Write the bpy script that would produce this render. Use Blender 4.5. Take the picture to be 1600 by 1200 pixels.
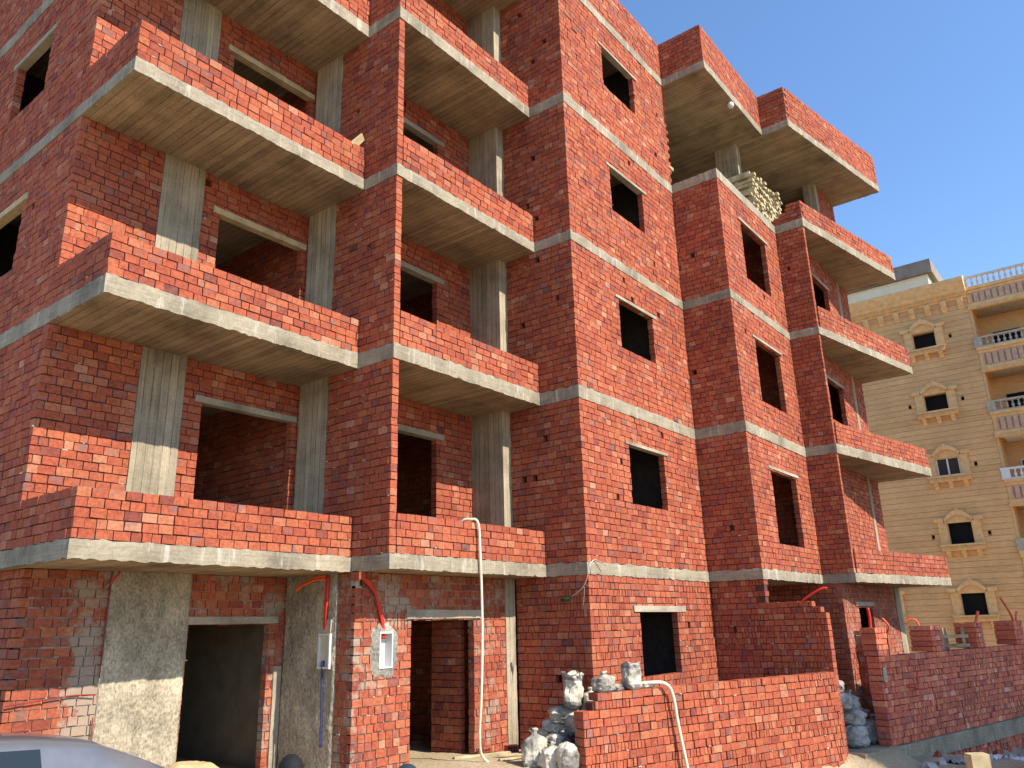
import bpy, math, random
from mathutils import Vector, Matrix, noise
random.seed(7)
R_ = random.Random(11)
for o in list(bpy.data.objects): bpy.data.objects.remove(o)
S = bpy.context.scene
COL = S.collection

# ------------------------------------------------------------------ camera
cd = bpy.data.cameras.new('camera'); cam = bpy.data.objects.new('camera', cd); COL.objects.link(cam)
cd.sensor_width = 36; cd.sensor_fit = 'HORIZONTAL'; cd.lens = 36 * 1237.28 / 1600
cd.clip_start = .05; cd.clip_end = 3000
rt = Vector((0.61881393, -0.78513308, -0.02520643)); up = Vector((-0.21670584, -0.20146691, 0.95522231)); fw = Vector((0.7550549, 0.58564249, 0.29481345))
m = Matrix((rt, up, -fw)).transposed().to_4x4(); m.translation = Vector((-7.4706, -7.9388, 2.2931))
cam.matrix_world = m
S.camera = cam
# ------------------------------------------------------------------ world, sun, exposure
SUN = Vector((.035, -1, .94)).normalized()
w = bpy.data.worlds.new('World'); S.world = w; w.use_nodes = True
nt = w.node_tree; bg = nt.nodes['Background']
sky = nt.nodes.new('ShaderNodeTexSky'); sky.sky_type = 'NISHITA'; sky.sun_disc = False
sky.sun_elevation = math.asin(SUN.z); sky.sun_rotation = math.radians(178)
sky.air_density = 1.0; sky.dust_density = .3; sky.ozone_density = 3.2; sky.altitude = 0
tint = nt.nodes.new('ShaderNodeMix'); tint.data_type = 'RGBA'; tint.blend_type = 'MULTIPLY'; tint.inputs[0].default_value = 1; tint.inputs[7].default_value = (.86, .98, 1.08, 1)
nt.links.new(sky.outputs[0], tint.inputs[6]); nt.links.new(tint.outputs[2], bg.inputs[0]); bg.inputs[1].default_value = .15
sl = bpy.data.lights.new('sun', 'SUN'); sl.energy = 4.7; sl.angle = math.radians(.53); sl.color = (1, .93, .82)
so = bpy.data.objects.new('sun', sl); COL.objects.link(so)
so.rotation_euler = (-SUN).to_track_quat('-Z', 'Y').to_euler(); so.location = (0, -30, 40)
S.view_settings.view_transform = 'Standard'; S.view_settings.look = 'None'
S.view_settings.exposure = .78; S.view_settings.gamma = 1
S.render.engine = 'CYCLES'
S.render.resolution_x = 1024; S.render.resolution_y = 768

# ------------------------------------------------------------------ materials
class NT:
    def __init__(s, name):
        s.m = bpy.data.materials.new(name); s.m.use_nodes = True; s.t = s.m.node_tree
        s.b = s.t.nodes['Principled BSDF']; s.b.inputs['Roughness'].default_value = .9
        s.b.inputs['Specular IOR Level'].default_value = .25
    def n(s, typ, **kw):
        x = s.t.nodes.new(typ)
        for k, v in kw.items(): setattr(x, k, v)
        return x
    def l(s, a, b): s.t.links.new(a, b)
    def pos(s, scale=(1, 1, 1)):
        g = s.n('ShaderNodeNewGeometry'); mp = s.n('ShaderNodeMapping'); mp.inputs['Scale'].default_value = scale
        s.l(g.outputs['Position'], mp.inputs['Vector']); return mp.outputs[0]
    def noise(s, vec, scale, detail=4, rough=.55):
        x = s.n('ShaderNodeTexNoise'); x.inputs['Scale'].default_value = scale; x.inputs['Detail'].default_value = detail
        x.inputs['Roughness'].default_value = rough
        s.l(vec, x.inputs['Vector']); return x.outputs['Fac']
    def ramp(s, fac, stops):
        x = s.n('ShaderNodeValToRGB'); e = x.color_ramp.elements
        while len(e) > 1: e.remove(e[-1])
        e[0].position = stops[0][0]; e[0].color = col(stops[0][1])
        for p, c in stops[1:]:
            k = e.new(p); k.color = col(c)
        s.l(fac, x.inputs[0]); return x.outputs[0]
    def mix(s, fac, a, b, mode='MIX'):
        x = s.n('ShaderNodeMix'); x.data_type = 'RGBA'; x.blend_type = mode
        for inp, v in ((x.inputs[0], fac), (x.inputs[6], a), (x.inputs[7], b)):
            if hasattr(v, 'is_output'): s.l(v, inp)
            elif isinstance(v, (int, float)): inp.default_value = v
            else: inp.default_value = col(v)
        return x.outputs[2]
    def bump(s, h, strength=.4, dist=.01):
        x = s.n('ShaderNodeBump'); x.inputs['Strength'].default_value = strength; x.inputs['Distance'].default_value = dist
        s.l(h, x.inputs['Height']); s.l(x.outputs[0], s.b.inputs['Normal'])
    def base(s, c): s.l(c, s.b.inputs['Base Color']); return s.m
def col(c): return (c[0], c[1], c[2], 1) if isinstance(c, (tuple, list)) else (c, c, c, 1)

def plain(name, c, rough=.8, metal=0, var=.25, scale=8, bump=.2):
    t = NT(name); p = t.pos()
    f = t.noise(p, scale)
    lo = tuple(x * (1 - var) for x in c); hi = tuple(min(1, x * (1 + var)) for x in c)
    t.base(t.ramp(f, [(.3, lo), (.7, hi)])); t.b.inputs['Roughness'].default_value = rough; t.b.inputs['Metallic'].default_value = metal
    if bump: t.bump(t.noise(p, scale * 5), bump, .005)
    return t.m

def brick_mat(name, stops, smear=0.0, smear_c=(.32, .285, .215), dust=.25):
    t = NT(name); a = t.n('ShaderNodeAttribute', attribute_name='rnd')
    c = t.ramp(a.outputs['Fac'], stops)
    p = t.pos()
    n1 = t.noise(p, 22, 5, .65)
    c = t.mix(1.0, c, t.ramp(n1, [(.25, .55), (.5, 1.0), (.76, 1.36)]), 'MULTIPLY')
    # burnt patches in some bricks
    n2 = t.noise(p, 9, 3)
    a2 = t.n('ShaderNodeAttribute', attribute_name='rnd2')
    mm = t.n('ShaderNodeMath', operation='MULTIPLY'); t.l(t.ramp(a2.outputs['Fac'], [(.68, 0), (.82, 1)]), mm.inputs[0]); t.l(t.ramp(n2, [(.48, 0), (.64, .7)]), mm.inputs[1])
    c = t.mix(mm.outputs[0], c, (.17, .115, .105))
    # pale kiln dust streaks
    n3 = t.noise(t.pos((14, 14, 40)), 1.6, 4, .7)
    c = t.mix(t.ramp(n3, [(.54, 0), (.74, dust)]), c, (.52, .29, .19))
    # broad tonal drift over the wall
    n5 = t.noise(p, .55, 3)
    c = t.mix(1.0, c, t.ramp(n5, [(.3, .86), (.7, 1.12)]), 'MULTIPLY')
    if smear:
        n4 = t.noise(p, 2.4, 5, .7)
        n6 = t.noise(p, 26, 4, .7)
        sx = t.n('ShaderNodeSeparateXYZ'); t.l(t.pos(), sx.inputs[0])
        mr = t.n('ShaderNodeMapRange'); t.l(sx.outputs[0], mr.inputs[0]); mr.inputs[1].default_value = -3.6; mr.inputs[2].default_value = .4
        rp = t.ramp(mr.outputs[0], [(0, 0), (.05, 0), (.19, 1), (.27, 1), (.42, .72), (1, .72)])
        mu = t.n('ShaderNodeMath', operation='MULTIPLY_ADD'); t.l(rp, mu.inputs[0]); mu.inputs[1].default_value = .34; mu.inputs[2].default_value = -.16
        ad = t.n('ShaderNodeMath', operation='ADD'); t.l(t.mix(.25, n4, n6), ad.inputs[0]); t.l(mu.outputs[0], ad.inputs[1])
        c = t.mix(t.ramp(ad.outputs[0], [(.66 - smear * .22, 0), (.74 - smear * .22, .75)]), c, smear_c)
    t.bump(t.noise(p, 60, 4), .5, .006)
    t.b.inputs['Roughness'].default_value = .92
    return t.base(c)
BR = [(0, (.15, .044, .036)), (.10, (.235, .055, .034)), (.3, (.305, .068, .035)), (.55, (.34, .081, .038)), (.78, (.365, .098, .045)), (.93, (.39, .130, .064)), (1, (.44, .20, .12))]
M = {}
M['brick'] = brick_mat('red brick', BR)
M['brick_smeared'] = brick_mat('mortar smeared brick', BR, .34)
M['brick_patchy'] = brick_mat('lightly smeared brick', BR, .24, dust=.4)
M['brick_lightened'] = brick_mat('lightened red brick', [(p, (c[0] * 1.65, c[1] * 1.75, c[2] * 1.95)) for p, c in BR], .0, dust=.2)  # brick palette lightened to lift the wall's brightness where it stands in shade
M['mortar'] = plain('joint shade mortar', (.09, .04, .03), .95, 0, .3, 12)  # colour darkened to hold the shade of the recessed joints
M['mortar_pale'] = plain('pale mortar', (.36, .29, .22), .95, 0, .3, 12)

def concrete(name, base, kind):
    t = NT(name); p = t.pos()
    big = t.noise(p, 1.3, 5, .6); fine = t.noise(p, 30, 4, .7)
    d = tuple(x * .55 for x in base); l = tuple(min(1, x * 1.34) for x in base)
    c = t.ramp(big, [(.28, d), (.5, base), (.75, l)])
    c = t.mix(1.0, c, t.ramp(fine, [(.3, .8), (.7, 1.12)]), 'MULTIPLY')
    h = fine
    if kind in ('boards', 'column'):
        # shuttering boards: each has its own tone, with a fine dark gap
        sx = t.n('ShaderNodeSeparateXYZ'); t.l(t.pos(), sx.inputs[0])
        if kind == 'boards': v = sx.outputs[0]
        else:
            ad = t.n('ShaderNodeMath', operation='ADD'); t.l(sx.outputs[0], ad.inputs[0]); t.l(sx.outputs[1], ad.inputs[1]); v = ad.outputs[0]
        mu = t.n('ShaderNodeMath', operation='MULTIPLY'); t.l(v, mu.inputs[0]); mu.inputs[1].default_value = 1 / .115
        fl = t.n('ShaderNodeMath', operation='FLOOR'); t.l(mu.outputs[0], fl.inputs[0])
        fr = t.n('ShaderNodeMath', operation='FRACT'); t.l(mu.outputs[0], fr.inputs[0])
        wn = t.n('ShaderNodeTexWhiteNoise', noise_dimensions='1D'); t.l(fl.outputs[0], wn.inputs['W'])
        c = t.mix(1.0, c, t.ramp(wn.outputs['Value'], [(0, .80), (.5, 1.0), (1, 1.12)]), 'MULTIPLY')
        st = (45, 1.2, 1) if kind == 'boards' else (40, 40, 1.0)
        g = t.noise(t.pos(st), 1.0, 5, .65)
        c = t.mix(1.0, c, t.ramp(g, [(.25, .68), (.55, 1.04), (.8, 1.25)]), 'MULTIPLY')
        gap = t.ramp(fr.outputs[0], [(0, .18), (.09, 1), (.92, 1), (1, .18)])
        gm = t.noise(t.pos(), 2.2, 3)
        c = t.mix(t.ramp(gm, [(.35, .25), (.65, 1)]), c, t.mix(1.0, c, gap, 'MULTIPLY'))
        if kind == 'boards':
            st2 = t.noise(p, 3.1, 5, .7)
            c = t.mix(t.ramp(st2, [(.60, 0), (.74, .5)]), c, (.12, .075, .045))
        h = t.mix(.5, gap, g)
    elif kind == 'edge':
        g = t.noise(t.pos((3, 3, 42)), 1.0, 4, .6)
        c = t.mix(1.0, c, t.ramp(g, [(.3, .78), (.6, 1.05)]), 'MULTIPLY')
        v = t.noise(p, 55, 2)
        c = t.mix(t.ramp(v, [(.68, 0), (.74, .7)]), c, (.12, .11, .09))
        s2 = t.noise(t.pos((9, 9, 1.2)), 1.0, 5, .7)
        c = t.mix(t.ramp(s2, [(.55, 0), (.72, .55)]), c, (.62, .58, .5))
    elif kind == 'plaster':
        v = t.noise(t.pos((1, 1, .45)), 5, 6, .75)
        c = t.mix(1.0, c, t.ramp(v, [(.28, .6), (.5, .98), (.66, 1.25)]), 'MULTIPLY')
        sp = t.noise(t.pos((1, 1, .6)), 38, 5, .75)
        c = t.mix(1.0, c, t.ramp(sp, [(.34, .50), (.5, 1.0), (.64, 1.30)]), 'MULTIPLY')
        g = t.n('ShaderNodeTexVoronoi'); g.inputs['Scale'].default_value = 26; t.l(t.pos((1, 1, .55)), g.inputs['Vector'])
        h = t.mix(.5, v, g.outputs['Distance'])
    t.bump(h, 1.0 if kind == 'plaster' else .45, .022 if kind == 'plaster' else .008)
    return t.base(c)
M['edge'] = concrete('slab edge concrete', (.30, .252, .178), 'edge')
M['soffit'] = concrete('board marked soffit concrete', (.335, .25, .155), 'boards')
M['column'] = concrete('board marked column concrete', (.36, .295, .20), 'column')
M['plaster'] = concrete('rough cement plaster', (.36, .30, .21), 'plaster')
M['lintel'] = concrete('lintel concrete', (.35, .30, .22), 'plain')
M['board'] = plain('pine formwork board', (.47, .36, .20), .8, 0, .25, 5)
M['timber'] = plain('pale sawn timber', (.46, .37, .215), .85, 0, .38, 5)
M['dark'] = plain('shade-darkened interior plaster', (.045, .036, .03), .95)  # nearly black, so the rooms' shade is in the plaster colour
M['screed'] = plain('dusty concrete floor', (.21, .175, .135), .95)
M['innerplaster'] = plain('shade-darkened cement render', (.17, .14, .10), .95, 0, .2, 3)  # darkened, the ground room's shade sits in its colour

def stone_mat():
    t = NT('honey limestone cladding'); p = t.pos()
    a = t.n('ShaderNodeAttribute', attribute_name='rnd')
    c = t.ramp(a.outputs['Fac'], [(0, (.67, .385, .165)), (.5, (.71, .415, .185)), (1, (.74, .44, .20))])
    b = t.noise(p, .5, 5, .6)
    c = t.mix(1.0, c, t.ramp(b, [(.3, .82), (.7, 1.12)]), 'MULTIPLY')
    s = t.noise(t.pos((1, 1.5, 8)), 2, 5, .65)
    c = t.mix(1.0, c, t.ramp(s, [(.3, .84), (.7, 1.1)]), 'MULTIPLY')
    t.bump(t.noise(p, 25), .2, .01); return t.base(c)
M['stone'] = stone_mat()
M['stone_trim'] = plain('carved limestone trim', (.74, .45, .20), .85, 0, .15, 5)
M['stone_core'] = plain('joint shadow limestone', (.40, .235, .10), .95)
M['fluted'] = plain('reddish fluted stone', (.56, .36, .225), .9, 0, .15, 5)
M['groove'] = plain('dark purple groove paint', (.30, .15, .12), .9)  # darker tone for the raised strips on the fluted panels
M['white'] = plain('white painted concrete', (.72, .70, .66), .7, 0, .08, 6)
M['baluster'] = plain('pale grey cast stone', (.58, .53, .46), .8, 0, .12, 6)
M['baluster_grey'] = plain('dirty grey cast stone', (.42, .36, .275), .8, 0, .2, 6)
M['rooftop'] = plain('dark weathered render', (.25, .205, .165), .9, 0, .2, 2)
M['cream'] = plain('cream render', (.80, .71, .50), .85, 0, .06, 2)

def sand_mat():
    t = NT('sandy ground'); p = t.pos()
    b = t.noise(p, .9, 6, .65); f = t.noise(p, 18, 5, .7)
    c = t.ramp(b, [(.3, (.33, .245, .145)), (.55, (.41, .31, .185)), (.75, (.47, .365, .235))])
    c = t.mix(1.0, c, t.ramp(f, [(.3, .72), (.7, 1.15)]), 'MULTIPLY')
    g = t.noise(p, 60, 2)
    c = t.mix(t.ramp(g, [(.66, 0), (.7, .6)]), c, (.25, .19, .13))
    t.bump(f, .8, .03); return t.base(c)
M['sand'] = sand_mat()
M['sand_heap'] = plain('yellow building sand', (.47, .335, .16), .95, 0, .22, 9, .5)

def sack_mat():
    t = NT('woven plastic sack'); p = t.pos()
    n = t.noise(p, 3.2, 3, .5)
    c = t.ramp(n, [(.36, (.17, .155, .135)), (.44, (.31, .28, .23)), (.53, (.50, .45, .35)), (.75, (.58, .53, .41))])
    a = t.n('ShaderNodeAttribute', attribute_name='rnd')
    c = t.mix(a.outputs['Fac'], c, (.15, .16, .18))
    t.bump(t.noise(t.pos((1, 1, .5)), 13, 3, .5), .8, .04); t.b.inputs['Roughness'].default_value = .6
    return t.base(c)
M['sack'] = sack_mat()
def sack_dusty_mat():
    t = NT('dusty grey sack'); p = t.pos()
    n = t.noise(p, 7, 5, .7)
    c = t.ramp(n, [(.32, (.17, .16, .15)), (.5, (.36, .33, .295)), (.7, (.50, .46, .40))])
    a = t.n('ShaderNodeAttribute', attribute_name='rnd')
    c = t.mix(a.outputs['Fac'], c, (.10, .12, .17))
    t.bump(t.noise(p, 24, 5, .7), .6, .02); return t.base(c)
M['sack_dusty'] = sack_dusty_mat()
M['hose'] = plain('cream plastic hose', (.66, .58, .42), .5, 0, .1, 6, 0)
M['conduit'] = plain('red corrugated conduit', (.55, .035, .02), .5, 0, .15, 10, 0)
M['conduit_orange'] = plain('orange conduit', (.72, .13, .04), .5, 0, .12, 10, 0)
M['conduit_dull'] = plain('dusty dark red conduit', (.24, .035, .03), .8, 0, .3, 10, 0)
M['blue'] = plain('dark blue cable sleeve', (.03, .04, .13), .5, 0, .15, 10, 0)
M['footing'] = concrete('dusty footing concrete', (.30, .235, .155), 'edge')
M['patch'] = concrete('rough grey patching mortar', (.27, .25, .21), 'plaster')
M['boxwhite'] = plain('white plastic box', (.62, .61, .58), .5, 0, .05, 4, 0)
M['boxcream'] = plain('yellowed plastic box', (.52, .46, .33), .6, 0, .1, 4, 0)
M['black'] = plain('black plastic', (.02, .02, .02), .5, 0, .1, 4, 0)
M['wire'] = plain('galvanised wire', (.45, .43, .40), .4, .6, .1, 10, 0)
M['rubble'] = plain('grey rubble', (.40, .37, .33), .95, 0, .3, 8)
M['plastic'] = plain('white plastic scrap', (.70, .69, .68), .5, 0, .12, 8)
M['rusty'] = plain('grey metal drum', (.20, .18, .16), .6, .3, .25, 8)
M['opening_shade'] = plain('black opening shade', (.012, .010, .010), .9, 0, .1, 4, 0)  # near-black colour standing for the shade inside openings and holes
M['grey_wall'] = plain('pale grey render', (.70, .66, .58), .9, 0, .1, 1)
t = NT('green glass'); t.b.inputs['Base Color'].default_value = (.015, .10, .03, 1); t.b.inputs['Roughness'].default_value = .12; t.b.inputs['Transmission Weight'].default_value = .5; M['green'] = t.m
t = NT('window glass'); t.b.inputs['Base Color'].default_value = (.05, .04, .04, 1); t.b.inputs['Roughness'].default_value = .08; t.b.inputs['Specular IOR Level'].default_value = .6; M['glass'] = t.m
t = NT('car paint'); t.b.inputs['Roughness'].default_value = .28; t.b.inputs['Metallic'].default_value = .35; t.b.inputs['Coat Weight'].default_value = .7
p = t.pos(); t.base(t.ramp(t.noise(p, 3, 5), [(.35, (.135, .14, .155)), (.7, (.18, .185, .20))])); M['paint'] = t.m
t = NT('car glass'); t.b.inputs['Base Color'].default_value = (.02, .028, .035, 1); t.b.inputs['Roughness'].default_value = .05; M['carglass'] = t.m
M['tyre'] = plain('tyre rubber', (.025, .025, .025), .85)
M['skin'] = plain('brown skin', (.33, .17, .10), .6, 0, .08, 8, .1)
M['hair'] = plain('black hair', (.012, .011, .012), .7, 0, .3, 60, .6)
M['cap'] = plain('navy knitted cap', (.02, .035, .05), .85, 0, .25, 40, .4)
M['shirt'] = plain('dusty blue shirt', (.10, .14, .22), .9, 0, .2, 12)
M['shirt2'] = plain('dark grey shirt', (.06, .06, .065), .9, 0, .2, 12)
M['trousers'] = plain('brown work trousers', (.12, .09, .065), .9, 0, .2, 12)

# ------------------------------------------------------------------ mesh helpers
class MB:
    def __init__(s): s.v = []; s.f = []; s.mi = []; s.r = []; s.r2 = []
    def quad(s, a, b, c, d, mi=0, r=.5, r2=0):
        k = len(s.v); s.v += [a, b, c, d]; s.f.append((k, k + 1, k + 2, k + 3)); s.mi.append(mi); s.r.append(r); s.r2.append(r2)
    def hexa(s, P, mi=0, r=.5, r2=0):
        # P: 8 points, bottom ring 0-3 counter-clockwise seen from above, top ring 4-7
        k = len(s.v); s.v += P
        for f in ((3, 2, 1, 0), (4, 5, 6, 7), (0, 1, 5, 4), (1, 2, 6, 5), (2, 3, 7, 6), (3, 0, 4, 7)):
            s.f.append(tuple(k + i for i in f)); s.mi.append(mi); s.r.append(r); s.r2.append(r2)
    def box(s, x0, x1, y0, y1, z0, z1, mi=0, r=.5, jit=0):
        P = [(x0, y0, z0), (x1, y0, z0), (x1, y1, z0), (x0, y1, z0), (x0, y0, z1), (x1, y0, z1), (x1, y1, z1), (x0, y1, z1)]
        if jit: P = [tuple(c + random.uniform(-jit, jit) for c in p) for p in P]
        s.hexa(P, mi, r)
    def obox(s, O, U, N, u0, u1, d0, d1, z0, z1, mi=0, r=.5, r2=0, jit=0):
        # oriented box: u along U, d measured INTO the wall (against the outward normal N)
        def pt(u, d, z): return (O[0] + U[0] * u - N[0] * d, O[1] + U[1] * u - N[1] * d, z)
        P = [pt(u0, d0, z0), pt(u1, d0, z0), pt(u1, d1, z0), pt(u0, d1, z0), pt(u0, d0, z1), pt(u1, d0, z1), pt(u1, d1, z1), pt(u0, d1, z1)]
        if jit: P = [tuple(c + R_.uniform(-jit, jit) for c in p) for p in P]
        s.hexa(P, mi, r, r2)
    def tube(s, pts, rad, n=8, mi=0, cap=True, smooth=6):
        pts = [Vector(p) for p in pts]
        if smooth and len(pts) > 2:
            q = []
            for i in range(len(pts) - 1):
                p0 = pts[max(i - 1, 0)]; p1 = pts[i]; p2 = pts[i + 1]; p3 = pts[min(i + 2, len(pts) - 1)]
                for k in range(smooth):
                    t = k / smooth
                    q.append(.5 * ((2 * p1) + (p2 - p0) * t + (2 * p0 - 5 * p1 + 4 * p2 - p3) * t * t + (3 * p1 - p0 - 3 * p2 + p3) * t ** 3))
            q.append(pts[-1]); pts = q
        k0 = len(s.v); ref = None
        for i, p in enumerate(pts):
            d = (pts[min(i + 1, len(pts) - 1)] - pts[max(i - 1, 0)]).normalized()
            if ref is None: ref = d.orthogonal().normalized()
            ref = (ref - d * ref.dot(d)).normalized(); b = d.cross(ref)
            r = rad(i / max(1, len(pts) - 1)) if callable(rad) else rad
            for j in range(n):
                a = 2 * math.pi * j / n
                s.v.append(tuple(p + (ref * math.cos(a) + b * math.sin(a)) * r))
        for i in range(len(pts) - 1):
            for j in range(n):
                s.f.append((k0 + i * n + j, k0 + i * n + (j + 1) % n, k0 + (i + 1) * n + (j + 1) % n, k0 + (i + 1) * n + j)); s.mi.append(mi); s.r.append(.5); s.r2.append(0)
        if cap:
            s.f.append(tuple(k0 + j for j in range(n))[::-1]); s.mi.append(mi); s.r.append(.5); s.r2.append(0)
            e = k0 + (len(pts) - 1) * n
            s.f.append(tuple(e + j for j in range(n))); s.mi.append(mi); s.r.append(.5); s.r2.append(0)
    def lathe(s, c, prof, n=12, mi=0):
        k0 = len(s.v)
        for r, z in prof:
            for j in range(n):
                a = 2 * math.pi * j / n; s.v.append((c[0] + r * math.cos(a), c[1] + r * math.sin(a), c[2] + z))
        for i in range(len(prof) - 1):
            for j in range(n):
                s.f.append((k0 + i * n + j, k0 + i * n + (j + 1) % n, k0 + (i + 1) * n + (j + 1) % n, k0 + (i + 1) * n + j)); s.mi.append(mi); s.r.append(.5); s.r2.append(0)
    def prism(s, poly, d0, d1, axis_pt, mi=0, r=.5):
        # poly of 2-D points extruded between depths d0, d1; axis_pt maps (a, b, d) to 3-D
        n = len(poly); k = len(s.v)
        s.v += [axis_pt(a, b, d0) for a, b in poly] + [axis_pt(a, b, d1) for a, b in poly]
        fs = [tuple(k + i for i in range(n))[::-1], tuple(k + n + i for i in range(n))]
        fs += [(k + i, k + (i + 1) % n, k + n + (i + 1) % n, k + n + i) for i in range(n)]
        for f in fs: s.f.append(f); s.mi.append(mi); s.r.append(r); s.r2.append(0)
    def build(s, name, mats, parent=None, smooth=False):
        me = bpy.data.meshes.new(name); me.from_pydata([tuple(v) for v in s.v], [], s.f)
        if not isinstance(mats, (list, tuple)): mats = [mats]
        if len(mats) == 2 and 2 in s.mi: mats = list(mats) + ['mortar_pale']
        for q in mats: me.materials.append(M[q] if isinstance(q, str) else q)
        me.polygons.foreach_set('material_index', s.mi)
        if smooth: me.polygons.foreach_set('use_smooth', [True] * len(s.f))
        a = me.attributes.new('rnd', 'FLOAT', 'FACE'); a.data.foreach_set('value', s.r)
        a = me.attributes.new('rnd2', 'FLOAT', 'FACE'); a.data.foreach_set('value', s.r2)
        me.update()
        o = bpy.data.objects.new(name, me); COL.objects.link(o)
        if parent: put(o, parent)
        return o
def put(o, parent):
    o.parent = parent
    bpy.context.view_layer.update() if False else None
    o.matrix_parent_inverse = Matrix.Translation(-top_loc(parent))
def top_loc(p):
    v = Vector(p.location) if p.type == 'EMPTY' else Vector((0, 0, 0))
    return v
def thing(name, label, cat, loc=(0, 0, 0), group=None):
    o = bpy.data.objects.new(name, None); COL.objects.link(o); o.location = loc; o.empty_display_size = .3
    return tag(o, label, cat, group)
def tag(o, label=None, cat=None, group=None, kind=None):
    if label: o['label'] = label
    if cat: o['category'] = cat
    if group: o['group'] = group
    if kind: o['kind'] = kind
    return o

# ------------------------------------------------------------------ bricks
G = .014
def bricks(mb, O, U, N, L, z0, z1, t=.12, op=(), e0='F', e1='F', style='stretcher', holes=0, h0=.111, ragged=None, lay=.0035, top=None, crumbs=.022):
    """a wall of single bricks, each its own little block, round a core set back behind the joints.
    e0/e1: 'F' flush end, 'A'/'B' the two halves of a toothed corner. top(u) limits the height."""
    n = max(1, round((z1 - z0) / h0)); h = (z1 - z0) / n
    op = list(op)
    for _ in range(holes):
        u = R_.uniform(.3, max(.31, L - .3)); i = R_.randrange(1, max(2, n - 1))
        op.append((u, u + R_.choice((.07, .1, .1)), z0 + i * h, z0 + (i + 1) * h))
    hl = .188
    for i in range(n):
        za, zb = z0 + i * h, z0 + (i + 1) * h; zm = (za + zb) / 2
        a0 = 0 if (e0 == 'F' or (e0 == 'A') == (i % 2 == 0)) else t
        a1 = L if (e1 == 'F' or (e1 == 'A') == (i % 2 == 0)) else L - t
        if ragged: a1 = min(a1, ragged(zm)) if not isinstance(ragged, tuple) else a1
        spans = [(a0, a1)]
        for (b0, b1, c0, c1) in op:
            if c0 - .001 < zm < c1 + .001:
                ns = []
                for s0, s1 in spans:
                    if b1 <= s0 or b0 >= s1: ns.append((s0, s1)); continue
                    if b0 > s0: ns.append((s0, b0))
                    if b1 < s1: ns.append((b1, s1))
                spans = ns
        cuts = []; u = -hl * ((i % 2) * .5 + R_.uniform(-.08, .08)) - R_.choice((0, 0, .03))
        mode = 's'; left = 0
        while u < L + .3:
            cuts.append(u)
            if style == 'stretcher': u += hl * (R_.uniform(.92, 1.07) if R_.random() > .10 else R_.uniform(.5, .7))
            elif style == 'stone': u += R_.uniform(20, 30)
            else:
                if left <= 0:
                    mode = R_.choice('hsmmh' if style == 'mixed' else 'mmsshm'); left = R_.randrange(3, 10)
                left -= 1
                u += {'h': .066, 'm': .125, 's': .205}[mode] * R_.uniform(.92, 1.08)
        for s0, s1 in spans:
            cc = [s0] + [c for c in cuts if s0 + .035 < c < s1 - .035] + [s1]
            for a, b in zip(cc, cc[1:]):
                if b - a < .012: continue
                if top and zb > top((a + b) / 2) + .02: continue
                r = min(1, max(0, R_.betavariate(2.0, 1.75))); r2 = R_.random()
                if R_.random() < .02: r = R_.uniform(.9, 1)
                d = R_.gauss(0, lay); tl = R_.gauss(0, .0022); g = G * R_.uniform(.6, 1.15) / 2
                if style == 'stone': g = .008; d *= .6; tl = 0
                mb.obox(O, U, N, a + g, b - g, d, t + d, za + g + tl, zb - g + tl, 0, r, r2, .0022 if style != 'stone' else 0)
                if style != 'stone' and R_.random() < crumbs:
                    c_ = R_.uniform(a, b); l_ = R_.uniform(.008, .035); q_ = R_.uniform(-.004, .010)
                    mb.obox(O, U, N, c_ - l_, c_ + l_, -R_.uniform(.002, .012), .03, za - .008 + q_, za + .003 + q_ + R_.uniform(0, .009), 2, .5, 0, .004)
    # core
    ins = .022
    us = sorted({ins, L - ins} | {min(max(b, ins), L - ins) for q in op for b in (q[0] - ins, q[1] + ins)})
    if top: us = sorted(set(us) | {k * .2 for k in range(1, int(L / .2))})
    for a, b in zip(us, us[1:]):
        if b - a < .002: continue
        um = (a + b) / 2
        zt = z1 - .006
        if top:
            zt = min(zt, top(um)) - h - .01
        if ragged: 
            pass
        zs = [(z0 + .002, zt)]
        for q in op:
            if q[0] - ins < um < q[1] + ins:
                ns = []
                for s0, s1 in zs:
                    b0, b1 = q[2] - ins, q[3] + ins
                    if b1 <= s0 or b0 >= s1: ns.append((s0, s1)); continue
                    if b0 > s0: ns.append((s0, b0))
                    if b1 < s1: ns.append((b1, s1))
                zs = ns
        for s0, s1 in zs:
            if s1 - s0 > .004: mb.obox(O, U, N, a, b, ins, t - ins, s0, s1, 1, .3)

LEFT = (0, 1), (-1, 0)      # wall facing -X, u runs to the back
FRONT = (1, 0), (0, -1)     # wall facing -Y, u runs to the right
RIGHT = (0, 1), (1, 0)
# ------------------------------------------------------------------ measured levels and plan lines
ZB = [3.096, 6.066, 9.077, 12.051, 15.063]
ZT = [3.300, 6.300, 9.277, 12.283, 15.270]
PP = [3.853, 6.839, 9.856, 12.800, 16.325]
XA, XC, XD, XE, XH = -3.772, 3.570, 8.100, 11.763, 17.083
YL, YW, YF, YR, YT, YT2, YG, YGH, YM = .759, 2.167, 0.0, 1.42, -.824, -1.954, -2.680, -3.653, -2.24
YB = 8.5
GD = Vector((XH - XE, YGH - YG, 0)); GL = GD.length; GD.normalize()
GU = (GD.x, GD.y); GN = (GD.y, -GD.x)
OUT = [(XA, YL), (0, YL), (0, YF), (XC, YF), (XC, YT), (XD, YT), (XD, YT2), (XE, YT2), (XE, YG), (XH, YGH), (XH, YB), (XA, YB)]

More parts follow.
